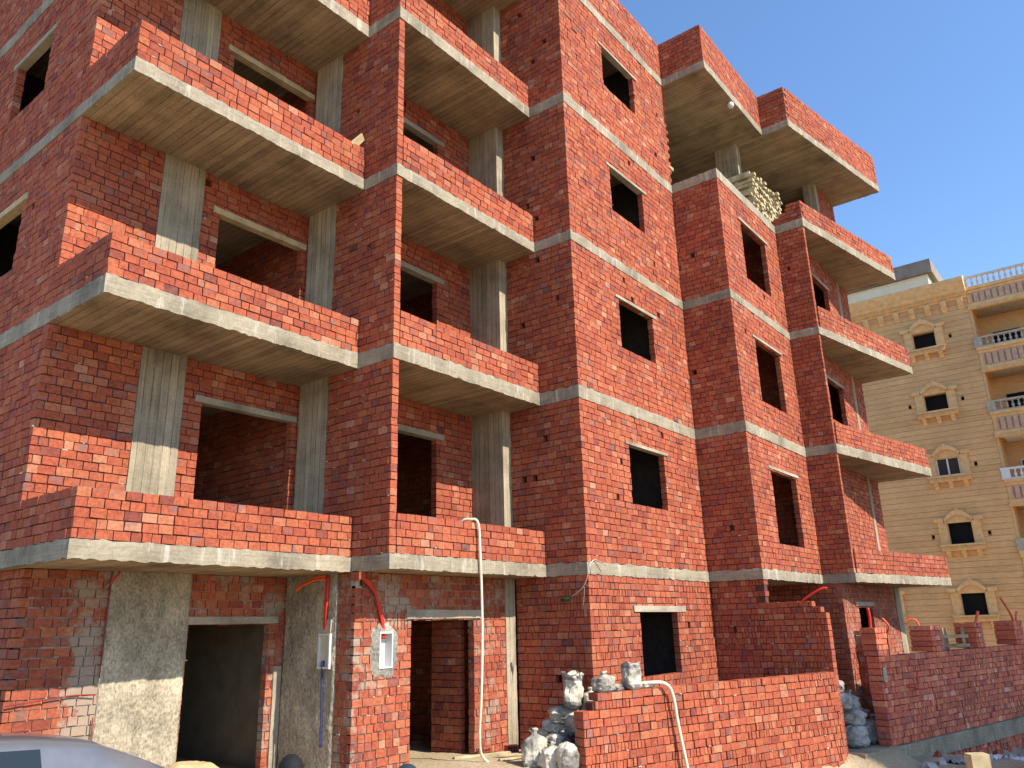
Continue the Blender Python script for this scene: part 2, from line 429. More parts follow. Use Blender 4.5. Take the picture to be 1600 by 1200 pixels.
# ------------------------------------------------------------------ ground
def smooth(a, b, x):
    t = min(1, max(0, (x - a) / (b - a))); return t * t * (3 - 2 * t)
def street_line(x):      # the line of the garden walls
    if x < 8: return -3.06 - .284 * (x - 8)
    return -3.06 - .24 * (x - 8)
def ground_z(x, y):
    d = y - street_line(x)
    inside = .47 * (1 - smooth(2.5, 8, x)) + .0
    lo = -.32 + .10 * smooth(8.2, 9.8, x) - .42 * smooth(10, 13.5, x)
    if x < 2.3: t = smooth(-2.2, 1.0, d)
    elif x < 8.2: t = smooth(-.15, .1, d)
    elif x < 9.5: t = smooth(-.9, .1, d)
    else: t = smooth(.02, .24, d)
    z = lo + (inside - lo) * t
    if -14 < x < 26 and -12 < y < 6:
        z += .035 * noise.noise((x * 1.1, y * 1.1, .3)) + .02 * noise.noise((x * 3.7, y * 3.7, 2)) + .008 * noise.noise((x * 11, y * 11, 5))
        if x > 8.3 and d < -.1: z += .10 * noise.noise((x * 1.9, y * 1.9, 9)) + .05 * abs(noise.noise((x * 5, y * 5, 1)))
    return z
def axis(a, b, st, far):
    out = []; v = a
    while v < b: out.append(v); v += st
    out.append(b); k = st
    pre = []; x = a; y = b; post = []
    while k < far:
        k *= 1.5; x -= k; y += k; pre.append(x); post.append(y)
    return pre[::-1] + out + post
gx = axis(-9, 20, .16, 500); gy = axis(-8, 4, .16, 500)
mb = MB(); nx = len(gx)
mb.v = [(x, y, ground_z(x, y)) for y in gy for x in gx]
for j in range(len(gy) - 1):
    for i in range(nx - 1):
        mb.f.append((j * nx + i, j * nx + i + 1, (j + 1) * nx + i + 1, (j + 1) * nx + i)); mb.mi.append(0); mb.r.append(.5); mb.r2.append(0)
tag(mb.build('ground', 'sand', smooth=True), kind='structure')

# ================================================================== the unfinished brick building
BLD = thing('apartment_building', 'unfinished red brick apartment block with bare concrete slabs and stepped balconies', 'building', (5, 2, 0))
def part(mb, name, mats, label=None, parent=None, smooth=False):
    o = mb.build(name, mats, BLD if parent is None else None, smooth)
    if parent is not None: o.parent = parent
    if label: o['label'] = label
    return o
def wall_part(name='brick_wall', mat='brick', mortar='mortar', parent=None, **kw):
    mb = MB()
    for k in kw.pop('segs'): bricks(mb, *k[0], **k[1])
    return part(mb, name, [mat, mortar], None)

# floor slabs with rough cast edges
def slab(zb, zt, label=None):
    mb = MB(); n = len(OUT); k = len(mb.v)
    mb.v += [(x, y, zb) for x, y in OUT] + [(x, y, zt) for x, y in OUT]
    mb.f.append(tuple(range(n))[::-1]); mb.mi.append(1); mb.r.append(.5); mb.r2.append(0)
    mb.f.append(tuple(n + i for i in range(n))); mb.mi.append(2); mb.r.append(.5); mb.r2.append(0)
    for i in range(n):
        a = Vector((*OUT[i], 0)); b = Vector((*OUT[(i + 1) % n], 0)); d = b - a; L = d.length; d.normalize(); nn = Vector((d.y, -d.x, 0))
        pa = Vector((*OUT[i - 1], 0)); pb = Vector((*OUT[(i + 2) % n], 0))
        d0 = (a - pa).normalized(); d2 = (pb - b).normalized(); nnb = (Vector((d0.y, -d0.x, 0)), Vector((d2.y, -d2.x, 0)))
        st = max(1, int(L / .055)); rows = [0, .25, .5, .75, 1]; base = len(mb.v)
        for s in range(st + 1):
            p = a + d * (L * s / st)
            wob = .010 * noise.noise((p.x * 2.1, p.y * 2.1, zb)) + .006 * noise.noise((p.x * 13, p.y * 13, zb))
            chip = max(0, noise.noise((p.x * 7.3, p.y * 7.3, zb * 3)) - .30) * .16 * (.4 + .6 * abs(noise.noise((p.x * 1.1, p.y * 1.1, zb)))) + abs(noise.noise((p.x * 19, p.y * 19, zb * 2))) * .028
            lip = .004 + .014 * abs(noise.noise((p.x * 9, p.y * 9, zb * 5)))
            for q, rr in enumerate(rows):
                zz = zb + (zt - zb) * rr; off = .010 + wob + .004 * noise.noise((p.x * 17, p.y * 17 + q, zb))
                if q == 0: zz += chip - lip; off -= chip * .25
                if q == 4: zz += .022 * noise.noise((p.x * 8, p.y * 8, zb + 4)); off -= .004
                mv = nn * off
                if s in (0, st): mv = (nn + nnb[0 if s == 0 else 1]) * (.010 - (chip * .2 if q == 0 else 0))
                mb.v.append(tuple(p + mv + Vector((0, 0, zz))))
        for s in range(st):
            for q in range(4):
                A = base + s * 5 + q
                mb.f.append((A, A + 5, A + 6, A + 1)); mb.mi.append(0); mb.r.append(.5); mb.r2.append(0)
        # close the small gap between the lip and the soffit
        for s in range(st):
            p = a + d * (L * s / st); q2 = a + d * (L * (s + 1) / st)
            mb.quad((p.x - nn.x * .03, p.y - nn.y * .03, zb - .001), (q2.x - nn.x * .03, q2.y - nn.y * .03, zb - .001), mb.v[base + (s + 1) * 5], mb.v[base + s * 5], 0)
    return part(mb, 'floor_slab', ['edge', 'soffit', 'screed'], label)
for i in range(5):
    slab(ZB[i], ZT[i], ('first floor slab', 'second floor slab', 'third floor slab', 'fourth floor slab', 'overhanging roof slab')[i])
mb = MB(); mb.box(XA + .1, XH - .1, YM + .6, YB - .1, -.4, .30); part(mb, 'ground_floor_slab', 'screed')

LBOARD = {}
def lintel(x0, x1, yface, z, mat, h=.095, parent=None, proud=.018, axis='x'):
    mb = MB()
    if axis == 'x': mb.box(x0, x1, yface - proud, yface + .115, z, z + h, jit=.006)
    else: mb.box(yface - proud, yface + .115, x0, x1, z, z + h, jit=.006)
    o = mb.build('lintel', mat); o.parent = parent; o.matrix_parent_inverse = Matrix.Identity(4)
    return o
def mkwall(name, mats, *calls):
    mb = MB()
    for a, k in calls: bricks(mb, *a, **k)
    return part(mb, name, mats)
def col_box(x0, x1, y0, y1, z0, z1, name='column', mat='column', label=None):
    mb = MB(); st = 10
    for s in range(st):
        a = z0 + (z1 - z0) * s / st; b = z0 + (z1 - z0) * (s + 1) / st
        def off(z): return .004 * noise.noise((x0 * 3, z * 3, y0)), .004 * noise.noise((x1 * 3, z * 3, y1))
        o1, o2 = off(a), off(b)
        mb.hexa([(x0 + o1[0], y0 + o1[1], a), (x1 + o1[1], y0 + o1[1], a), (x1, y1, a), (x0 + o1[0], y1, a), (x0 + o2[0], y0 + o2[1], b), (x1 + o2[1], y0 + o2[1], b), (x1, y1, b), (x0 + o2[0], y1, b)])
    return part(mb, name, mat, label)

BM = ['brick', 'mortar']
for f in range(1, 5):
    z0, z1 = ZT[f - 1], ZB[f]; p = PP[f - 1]
    # --- left flank
    wz0, wz1 = z0 + .98, z0 + 2.06
    wl = mkwall('brick_wall', BM, (((XA + .004, YW), *LEFT, YB - YW, z0, z1), dict(op=[(1.6, 2.9, wz0, wz1)], e0='A', holes=3)))
    lintel(YW + 1.45, YW + 3.05, XA, wz1, 'board' if f != 3 else 'lintel', parent=wl, axis='y')
    # --- left bay, recessed wall with the balcony opening
    dz = z0 + 2.17
    wb = mkwall('brick_wall', BM, (((XA, YW + .004), *FRONT, -XA, z0, z1), dict(op=[(1.196, 1.842, z0, z1), (2.14, 3.67, z0, dz)], e0='B', holes=2)))
    lintel(-1.75, -.02, YW, dz, 'board' if f in (2, 3) else 'lintel', parent=wb)
    col_box(-2.576, -1.93, YW - .012, YW + .25, z0, z1)
    # --- projecting fin between the two bays, with a column in it
    mkwall('brick_wall', BM, (((0, YF + .006), *LEFT, 6.0, z0, z1), dict(op=[(1.43, 2.09, z0, z1)], holes=3, crumbs=.07)))
    col_box(-.03, .17, 1.437, 2.095, z0, z1)
    # --- middle bay
    wm = mkwall('brick_wall', BM, (((.12, YR), *FRONT, 3.23, z0, z1), dict(op=[(1.35, 2.27, z0, z0 + 2.19)], holes=2)))
    lintel(1.32, 2.58, YR, z0 + 2.19, 'lintel', parent=wm, h=.10)
    col_box(3.35, 3.66, .70, 1.5, z0, z1)
    # --- tower flank and tower front
    mkwall('brick_wall', BM, (((XC + .005, YT), *LEFT, .70 - YT, z0, z1), dict(e0='A', holes=3)))
    mkwall('brick_wall', BM, (((XC + .005, 1.5), *LEFT, 4.6, z0, z1), {}))
    wz0, wz1 = z0 + 1.105, z0 + (2.19, 2.12, 2.10, 2.10)[f - 1]
    wt = mkwall('brick_wall', BM, (((XC, YT + .004), *FRONT, XD - XC, z0, z1), dict(op=[(1.62, 2.98, wz0, wz1)], e0='B', e1='F' if f < 4 else 'B', holes=3)))
    lintel(5.05, 6.70, YT, wz1, 'lintel', parent=wt, h=.06)
    if f == 4:
        # the open side of the tower on the top storey: toothed bricks waiting for the next wall
        mkwall('brick_wall', BM, (((XD, YT), *RIGHT, 4.5, z0, z1), dict(e0='A')))
        n = round((z1 - z0) / .111); h = (z1 - z0) / n
        for i in range(1, n, 2):
            mb = MB(); mb.box(XD, XD + R_.uniform(.07, .11), YT + .01, YT + .12, z0 + i * h + .006, z0 + (i + 1) * h - .006, 0, R_.random(), .004); part(mb, 'toothing_brick', 'brick')
        mb = MB(); mb.box(XD, XD + .26, YT + .02, YT + .1, z0 + .52, z0 + .58, 0, .97, .01); part(mb, 'protruding_timber', 'timber')
    if f < 4:
        # --- second tower
        mkwall('brick_wall', BM, (((XD + .005, YT2), *LEFT, 6.0, z0, z1), dict(e0='A', holes=4)))
        wz0, wz1 = z0 + (.58, .67, .69)[f - 1], z0 + 2.14
        w2 = mkwall('brick_wall', BM, (((XD, YT2 + .004), *FRONT, XE - XD, z0, z1), dict(op=[(1.17, 2.70, wz0, wz1)], e0='B', holes=2)))
        lintel(9.12, 10.95, YT2, wz1, 'lintel', parent=w2, h=.06)
        # --- second fin and the recessed wall behind the skewed balcony
        mkwall('brick_wall', BM, (((XE + .005, YG + .006), *LEFT, 6.0, z0, z1), dict(holes=3)))
        op = [(4.02, 4.24, z0, z1)]
        if f > 1: op.append((1.60, 2.95, z0 + .95, z0 + 2.12))
        w3 = mkwall('brick_wall', BM, (((XE + .125, YM), *FRONT, XH - XE - .135, z0, z1), dict(op=op, e1='A', holes=2)))
        if f > 1: lintel(13.33, 14.98, YM, z0 + 2.12, 'lintel', parent=w3, h=.07)
        col_box(15.91, 16.125, YM - .012, YM + .2, z0, z1)
        mkwall('brick_wall', BM, (((XH - .012, YM), *RIGHT, YB - YM, z0, z1), dict(e0='B')))
    # --- balcony parapets
    mkwall('balcony_parapet', BM, (((XA, YL + .003), *FRONT, -XA - .005, z0, p), dict(e0='A')), (((XA + .003, YL), *LEFT, YW - YL, z0, p), dict(e0='B')))
    mkwall('balcony_parapet', BM, (((.125, YF + .003), *FRONT, XC - .12, z0, p), {}))
    if f < 4:
        mkwall('balcony_parapet', BM, (((XE + .13, YG - .022), GU, GN, GL - .135, z0, p), dict(e1='A')), (((XH - .005, YGH + .005), *RIGHT, YM - YGH, z0, p), dict(e0='B')))
# top storey, open side
z0, z1 = ZT[3], ZB[4]
mkwall('balcony_parapet', BM, (((XE - .002, YG), GU, GN, GL + .002, z0, PP[3]), dict(e0='A', e1='A')),
       (((XE + .005, YG), *LEFT, .75, z0, PP[3]), dict(e0='B', top=lambda u: PP[3] - max(0, int((u - .12) / .17)) * .11)),
       (((XH - .005, YGH + .005), *RIGHT, YM - YGH, z0, PP[3]), dict(e0='B')))
col_box(11.62, 11.86, -1.24, -.62, z0, z1)
col_box(15.15, 15.40, YM, -1.9, z0, z1)
mkwall('brick_wall', BM, (((15.4, YM), *FRONT, XH - 15.41, z0, z1), {}))
mkwall('brick_wall', BM, (((XH - .012, YM + .125), *RIGHT, YB - YM - .125, z0, z1), {}))
col_box(9.3, 9.9, 3.2, 3.45, z0, z1)
# roof parapet all round the front
z0, z1 = ZT[4], PP[4]
mkwall('roof_parapet', BM, (((XA, YL), *FRONT, -XA, z0, z1), dict(e0='A')), (((XA + .003, YL), *LEFT, YB - YL, z0, z1), dict(e0='B')))
mkwall('roof_parapet', BM, (((0, YF), *FRONT, XC, z0, z1), dict(e0='A')), (((0.004, YF), *LEFT, YL + .3, z0, z1), dict(e0='B')))
mkwall('roof_parapet', BM, (((XC, YT + .004), *FRONT, XD - XC, z0, z1), dict(e0='A')), (((XC + .004, YT), *LEFT, -YT + .3, z0, z1), dict(e0='B')))
mkwall('roof_parapet', BM, (((XD, YT2 + .004), *FRONT, XE - XD, z0, z1), dict(e0='A')), (((XD + .004, YT2), *LEFT, YT - YT2 + .3, z0, z1), dict(e0='B')))
mkwall('roof_parapet', BM, (((XE - .002, YG), GU, GN, GL + .002, z0, z1), dict(e0='A', e1='A')), (((XE + .005, YG), *LEFT, YT2 - YG + .3, z0, z1), dict(e0='B')),
       (((XH - .005, YGH + .005), *RIGHT, YB - YGH, z0, z1), dict(e0='B')))

# --- ground storey
z0, z1 = .02, ZB[0]
SM = ['brick_smeared', 'mortar_pale']
mkwall('brick_wall', ['brick_patchy', 'mortar'], (((-3.63, YW), *LEFT, YB - YW, z0, z1), dict(e0='A')))
wg = mkwall('brick_wall', SM, (((-3.63, YW + .004), *FRONT, 3.63, z0, z1), dict(op=[(1.01, 2.08, z0, z1), (2.10, 3.34, z0, 2.45)], e0='B')))
lintel(-1.66, -.14, YW, 2.45, 'lintel', parent=wg)
def plaster_panel(face, a0, a1, c, z0, z1, depth, name='plastered_column'):
    # a rough rendered face, really uneven
    mb = MB(); nu = max(4, int((a1 - a0) / .022)); nz = int((z1 - z0) / .022); k = 0
    for j in range(nz + 1):
        for i in range(nu + 1):
            u = a0 + (a1 - a0) * i / nu; z = z0 + (z1 - z0) * j / nz
            d = .012 * noise.noise((u * 5 + c, z * 3.1, 1.2)) + .007 * noise.noise((u * 14, z * 8 + c, 4)) + .011 * abs(noise.noise((u * 30, z * 22, c))) + .006 * noise.noise((u * 60, z * 44, c))
            e = .015 if i in (0, nu) else 0
            mb.v.append((u, c - d + e, z) if face == 'y' else (c - d + e, u, z))
    for j in range(nz):
        for i in range(nu):
            A = j * (nu + 1) + i; q = (A, A + 1, A + nu + 2, A + nu + 1)
            mb.f.append(q if face == 'y' else q[::-1]); mb.mi.append(0); mb.r.append(.5); mb.r2.append(0)
    if face == 'y': mb.box(a0 + .004, a1 - .004, c + .02, c + depth, z0, z1)
    else: mb.box(c + .02, c + depth, a0 + .004, a1 - .004, z0, z1)
    return part(mb, name, 'plaster', None, smooth=True)
plaster_panel('y', -2.62, -1.555, YW - .03, z0, z1, .28)
col_box(-.175, -.045, YW - .022, YW + .1, z0, 1.86, 'jamb_strip', 'lintel')
plaster_panel('x', 1.02, YW - .01, -.035, z0, z1, .15, 'plastered_wall')
mkwall('brick_wall', SM, (((0, .665), *LEFT, .355, z0, z1), dict(e0='B')))
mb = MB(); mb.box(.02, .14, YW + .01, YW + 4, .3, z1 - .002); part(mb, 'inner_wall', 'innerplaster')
wg2 = mkwall('brick_wall', ['brick_patchy', 'mortar_pale'], (((0, .664), *FRONT, 3.27, z0, z1), dict(op=[(1.08, 2.46, z0, 2.46), (.44, .68, 1.82, 2.28), (.0, .13, 2.93, 3.09)], e0='A', style='half')))
lintel(.98, 2.62, .664, 2.46, 'lintel', parent=wg2, h=.13)
col_box(3.27, 3.53, .652, .95, z0, z1)
mkwall('brick_wall', BM, (((2.48, .98), *LEFT, .62, .3, z1), {}))
mkwall('brick_wall', BM, (((XC + .005, YT), *LEFT, .66 - YT, z0, z1), dict(e0='A', style='half', holes=2)))
mkwall('brick_wall', BM, (((XC + .005, 1.0), *LEFT, 5, .3, z1), {}))
wg3 = mkwall('brick_wall', BM, (((XC, YT + .004), *FRONT, XD - XC, z0, z1), dict(op=[(1.60, 3.0, 1.46, 2.515)], e0='B', style='half', holes=2)))
lintel(4.95, 6.90, YT, 2.515, 'lintel', parent=wg3, h=.10)
# porch under the second tower
mkwall('brick_wall', BM, (((XD + .3, .45), *FRONT, XE - XD - .3, z0, z1), {}))
mkwall('brick_wall', BM, (((XE + .005, -2.34), *LEFT, 4.0, z0 - .1, z1), dict(e0='A')))
wg4 = mkwall('brick_wall', ['brick_patchy', 'mortar_pale'], (((XE, -2.335), *FRONT, XH - XE - .6, z0 - .1, z1), dict(op=[(1.18, 2.35, 1.45, 2.6)], e0='B', style='half')))
lintel(12.7, 14.3, -2.335, 2.6, 'lintel', parent=wg4, h=.09)
col_box(XH - .6, XH - .03, -2.345, -1.9, z0 - .1, z1)
mkwall('brick_wall', BM, (((XH - .03, -1.9), *RIGHT, YB + 1.9, z0, z1), {}))
# inside: rear wall and cross walls keep the rooms dark
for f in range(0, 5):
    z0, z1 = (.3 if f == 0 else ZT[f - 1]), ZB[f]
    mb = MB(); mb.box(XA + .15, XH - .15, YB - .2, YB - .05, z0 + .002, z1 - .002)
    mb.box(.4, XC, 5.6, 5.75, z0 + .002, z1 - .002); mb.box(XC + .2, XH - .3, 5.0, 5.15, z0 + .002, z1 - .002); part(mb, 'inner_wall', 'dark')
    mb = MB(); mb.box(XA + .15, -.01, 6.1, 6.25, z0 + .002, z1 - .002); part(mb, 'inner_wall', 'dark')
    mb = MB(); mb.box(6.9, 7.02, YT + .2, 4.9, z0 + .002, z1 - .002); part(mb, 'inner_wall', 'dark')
#@@PART2

# ================================================================== yellow stone apartment block behind
YX = 34.0
YBL = thing('stone_apartment_building', 'honey coloured limestone apartment block with arched window surrounds and baluster balconies', 'building', (YX, 0, 0))
def ypart(mb, name, mats, parent=None, label=None, smooth=False):
    o = mb.build(name, mats, YBL if parent is None else None, smooth)
    if parent is not None: o.parent = parent
    if label: o['label'] = label
    return o
WIN = [(14.87, 15.80), (11.72, 12.60), (8.60, 9.50), (5.46, 6.45), (2.36, 3.32)]
ops = [(1.60, 2.67, a, b) for a, b in WIN] + [(5.37, 6.44, *WIN[4])]
for a, b in WIN:
    for yy in (-2.62, -.32): ops.append((yy + 3.62 - .06, yy + 3.62 + .06, a + .34, a + .46))
mb = MB(); bricks(mb, (YX, -3.62), *LEFT, 12.6, -.6, 17.0, t=.3, op=ops, style='stone', h0=.262, lay=.002)
ypart(mb, 'facade_wall', ['stone', 'stone_core'])
mb = MB(); mb.box(YX + .31, YX + .5, -3.55, 8.9, -.6, 16.9, 0); mb.box(YX + .5, YX + 12, -3.55, 8.9, 17.2, 17.4); ypart(mb, 'black_backing', 'opening_shade')  # black sheet stands for the shade in rooms behind the open windows
def xp(a, b, d): return (YX - a, d, b)
mb = MB()
prof = [(-.1, 16.98), (.06, 16.98), (.08, 17.06), (.14, 17.10), (.16, 17.20), (.30, 17.28), (.32, 17.42), (.40, 17.52), (.52, 17.80), (.52, 17.93), (-.1, 17.93)]
mb.prism(prof, -3.66, 9.0, xp)
y = -3.6
while y < 8.8: mb.box(YX - .14 - .035, YX - .1, y, y + .06, 17.11, 17.19); y += .12
co = ypart(mb, 'cornice', 'stone_trim')
for k in range(16):
    y = -3.45 + .72 * k; mb = MB()
    mb.prism([(0, 16.45), (.07, 16.5), (.10, 16.62), (.24, 16.78), (.26, 16.975), (0, 16.975)], y, y + .24, xp); mb.box(YX - .12, YX, y - .03, y + .27, 16.62, 16.68)
    o = mb.build('corbel', 'stone_trim'); o.parent = co
def arch(y0, y1, zs, rise, n=14): return [(y0 + (y1 - y0) * i / n, zs + rise * math.sin(math.pi * i / n)) for i in range(n + 1)]
def yz(a, b, d): return (YX - d, a, b)
def window_unit(yc, za, zb, glazed=False):
    h = .535
    mb = MB(); top = zb + .02
    for s in (-1, 1):
        a, b = sorted((yc + s * .62, yc + s * 1.0)); mb.box(YX - .16, YX + .05, a, b, top, top + .17)
    ao = arch(yc - .62, yc + .62, top + .10, .42); ai = arch(yc - .55, yc + .55, top, .30)
    for (p, q), (r, s_) in zip(zip(ao, ao[1:]), zip(ai, ai[1:])):
        mb.prism([p, q, s_, r], -.02, .15, yz)
    ao2 = arch(yc - .55, yc + .55, top, .30)
    for (p, q) in zip(ao2, ao2[1:]): mb.prism([(p[0], top - .06), (q[0], top - .06), q, p], -.03, .03, yz)
    mb.prism([(yc - .12, top + .48), (yc + .12, top + .48), (yc, top + .62)], -.02, .13, yz)
    su = ypart(mb, 'window_surround', 'stone_trim')
    for s in (-1, 1):
        mb = MB()
        a, b = sorted((yc + s * h, yc + s * (h + .34)))
        mb.box(YX - .07, YX + .1, a, b, za - .02, zb - .28)
        mb.box(YX - .10, YX + .1, a - .02, b + .02, zb - .28, zb - .24); mb.box(YX - .085, YX + .1, a, b, zb - .24, zb + .02)
        mb.box(YX - .09, YX + .1, a - .015, b + .015, za - .02, za + .10)
        e0, e1 = sorted((yc + s * h, yc + s * (h - .05))); mb.box(YX - .02, YX + .2, e0, e1, za, zb)
        o = mb.build('pilaster', 'stone_trim'); o.parent = su
    mb = MB(); mb.box(YX - .30, YX + .2, yc - .90, yc + .90, za - .10, za - .02); mb.box(YX - .24, YX + .1, yc - .86, yc + .86, za - .30, za - .10)
    y = yc - .84
    while y < yc + .82: mb.box(YX - .275, YX - .2, y, y + .05, za - .22, za - .12); y += .1
    o = mb.build('window_sill', 'stone_trim'); o.parent = su
    for s in (-.62, 0, .62):
        mb = MB(); mb.prism([(0, za - .62), (.06, za - .60), (.08, za - .48), (.20, za - .40), (.20, za - .302), (0, za - .302)], yc + s - .09, yc + s + .09, xp)
        o = mb.build('corbel', 'stone_trim'); o.parent = su
    if glazed:
        mb = MB(); a, b = yc - h + .05, yc + h - .05
        for q in ((a, a + .05, za, zb), (b - .05, b, za, zb), (yc - .02, yc + .05, za, zb), (a, b, za, za + .05), (a, b, zb - .05, zb)): mb.box(YX + .06, YX + .12, q[0], q[1], q[2], q[3])
        fr = ypart(mb, 'window', 'white', label='closed white sliding window')
        for q in ((a + .05, yc - .02), (yc + .05, b - .05)):
            mb = MB(); mb.box(YX + .08, YX + .09, q[0], q[1], za + .05, zb - .05)
            o = mb.build('pane', 'glass'); o.parent = fr
for i, (a, b) in enumerate(WIN): window_unit(-1.485, a, b, i == 2)
window_unit(2.28, *WIN[4])
def baluster_prof(h): return [(.050, 0), (.050, .06 * h), (.028, .10 * h), (.045, .18 * h), (.070, .33 * h), (.062, .45 * h), (.030, .66 * h), (.026, .80 * h), (.046, .88 * h), (.046, h)]
def railing(x, y0, y1, z0, z1, mat, n, post):
    mb = MB(); mb.box(x - .09, x + .09, y0, y1, z1 - .09, z1, 0); mb.box(x - .08, x + .08, y0, y1, z0, z0 + .06, 0)
    for p in post: mb.box(x - .085, x + .085, p - .17, p + .17, z0 + .06, z1 - .09, 0)
    ra = ypart(mb, 'balustrade', mat)
    span = [y for y in [y1 - .1 - .235 * k for k in range(n)] if all(abs(y - p) > .25 for p in post)]
    for y in span:
        mb = MB(); mb.lathe((x, y, z0 + .06), baluster_prof(z1 - z0 - .15), 10)
        o = mb.build('baluster', mat, smooth=True); o.parent = ra
YE = -9.2
mb = MB(); mb.box(YX + 1.6, YX + 1.9, YE, -3.66, -.6, 17.1); mb.box(YX, YX + 1.6, -3.72, -3.621, -.6, 17.1); ypart(mb, 'loggia_wall', 'stone')
for k in range(5):
    dz = -3.13 * k
    # window at the back of the loggia
    mb = MB()
    if k != 2: mb.box(YX + 1.56, YX + 1.62, -5.35, -4.25, 13.6 + dz, 15.45 + dz); ypart(mb, 'loggia_window', 'opening_shade')  # flat black panel stands for the shade inside the window opening
    else:
        mb.box(YX + 1.57, YX + 1.62, -5.35, -4.25, 13.6 + dz, 15.45 + dz); wf = ypart(mb, 'loggia_window', 'white')
        for q in ((-5.30, -4.82), (-4.77, -4.30)):
            m2 = MB(); m2.box(YX + 1.555, YX + 1.568, *q, 13.65 + dz, 15.40 + dz); o = m2.build('pane', 'glass'); o.parent = wf
    # spandrel: moulded band, fluted panel, ledge
    top = 17.42 if k == 0 else 14.37 + dz + 3.13
    bot = 16.30 if k == 0 else 13.16 + dz + 3.13
    mb = MB(); mb.box(YX - .02, YX + 1.7, YE, -3.66, bot + .06, top - .05); mb.box(YX - .12, YX + .1, YE, -3.60, bot, bot + .12); mb.box(YX - .08, YX + .1, YE, -3.62, bot + .12, bot + .30)
    mb.box(YX - .14, YX + .1, YE, -3.60, top - .14, top); mb.box(YX - .06, YX + .1, YE, -3.62, top - .28, top - .14)
    y = -3.66
    while y > YE: mb.box(YX - .145, YX - .1, y - .05, y, bot + .04, bot + .10); y -= .10
    sp = ypart(mb, 'balcony_spandrel', 'stone_trim')
    mb = MB(); mb.box(YX - .05, YX, YE, -3.78, bot + .32, top - .30)
    y = -3.86
    o = mb.build('fluted_panel', 'fluted'); o.parent = sp
    mb = MB()
    while y > YE: mb.box(YX - .065, YX - .045, y - .06, y, bot + .36, top - .34); y -= .26
    o = mb.build('flute_grooves', 'groove', None); o.parent = sp
    mb = MB(); mb.box(YX + .15, YX + 1.55, YE, -3.9, bot + .01, bot + .058); ypart(mb, 'loggia_ceiling', 'white' if k == 2 else 'baluster_grey')
    if k == 0: railing(YX + .05, YE, -3.62, 17.42, 18.0, 'baluster', 24, [])
    else: railing(YX - .02, YE, -3.52, top, top + .52, 'white' if k == 3 else 'baluster_grey', 22, [-3.72, -5.8, -7.9])
mb = MB(); mb.box(35.9, 44, -1.90, 9, 17.4, 19.42); ypart(mb, 'penthouse', 'cream')
mb = MB(); mb.box(35.7, 44, -2.16, 9, 19.42, 20.16); ypart(mb, 'rooftop_parapet', 'rooftop')
mb = MB(); mb.box(YX + .2, YX + .45, -3.62, -3.40, 17.2, 18.25); ypart(mb, 'roof_post', 'white')

# ================================================================== garden walls
def gwall(name, label, mats, calls, cat='wall', group=None):
    mb = MB()
    for a, k in calls: bricks(mb, *a, **k)
    return tag(mb.build(name, mats), label, cat, group)
fu = Vector((5.75, -1.62, 0)).normalized(); FU = (fu.x, fu.y); FN = (fu.y, -fu.x)
fl = (8.14 - 2.3) / fu.x
gwall('garden_wall', 'waist high sunlit red brick wall in front of the tower with sacks and a hose on top', BM, [(((2.3, -1.44), FU, FN, fl, -.62, 1.40), dict(t=.2, style='mixed', lay=.006, top=lambda u: 1.40 if u > .29 else (1.30 if u > .23 else 1.19)))])
gwall('garden_wall', 'shaded side wall of red brick running from the tower to the sunlit low wall', ['brick', 'mortar'],
      [(((8.15, -3.06), *LEFT, 1.31, -.3, -.3 + 27 * 3.39 / 31), dict(t=.2, style='mixed', lay=.006, e1='B', h0=3.39 / 31, top=lambda u: 2.7 if u > .24 else (2.55 if u > .10 else 2.44))),
       (((8.15, -1.95), *LEFT, 1.12, -.3, 3.09), dict(t=.2, style='mixed', lay=.006, e0='A', h0=3.39 / 31, holes=2))])
gu = Vector((1, -.22, 0)).normalized(); GWU = (gu.x, gu.y); GWN = (gu.y, -gu.x); g0 = (9.45, -3.515)
def gpt(u, d=0): return (g0[0] + GWU[0] * u - GWN[0] * d, g0[1] + GWU[1] * u - GWN[1] * d)
gw = thing('garden_wall', 'long shaded red brick wall with piers and concrete footing beam before the yellow block', 'wall', (g0[0], g0[1], 0))
def gpart(mb, name, mats):
    o = mb.build(name, mats, gw); return o
mb = MB(); bricks(mb, g0, GWU, GWN, 13.5, .02, 1.60, t=.25, style='mixed', lay=.007, holes=6); gpart(mb, 'brick_wall', ['brick_lightened', 'mortar'])
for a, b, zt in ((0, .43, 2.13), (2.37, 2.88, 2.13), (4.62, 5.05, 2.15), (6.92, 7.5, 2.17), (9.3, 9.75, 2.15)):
    mb = MB(); bricks(mb, gpt(a, -.012), GWU, GWN, b - a, 1.605, zt, t=.46 if a else .3, style='half', lay=.005); gpart(mb, 'pier', ['brick_lightened', 'mortar'])
mb = MB()
for i in range(60):
    a, b = -1.15 + i * .25, -1.15 + (i + 1) * .25
    def q(u, d, z): p = gpt(u, d + .02 * noise.noise((u * 2, z * 5, 3))); return (p[0], p[1], z + .012 * noise.noise((u * 3, d, z)))
    mb.hexa([q(a, -.07, -.31), q(b, -.07, -.31), q(b, .33, -.31), q(a, .33, -.31), q(a, -.07, .015), q(b, -.07, .015), q(b, .33, .015), q(a, .33, .015)])
gpart(mb, 'footing_beam', 'footing')
mb = MB(); bricks(mb, gpt(.6, 0), GWU, GWN, 12.5, -.95, -.31, t=.25, style='mixed', lay=.012, holes=14); gpart(mb, 'footing_wall', ['brick_lightened', 'mortar_pale'])
mb = MB(); mb.box(-.06, .06, -.012, .012, 0, .26, 0, jit=.012); mb.box(-.045, .045, -.03, .01, .03, .10, jit=.01)
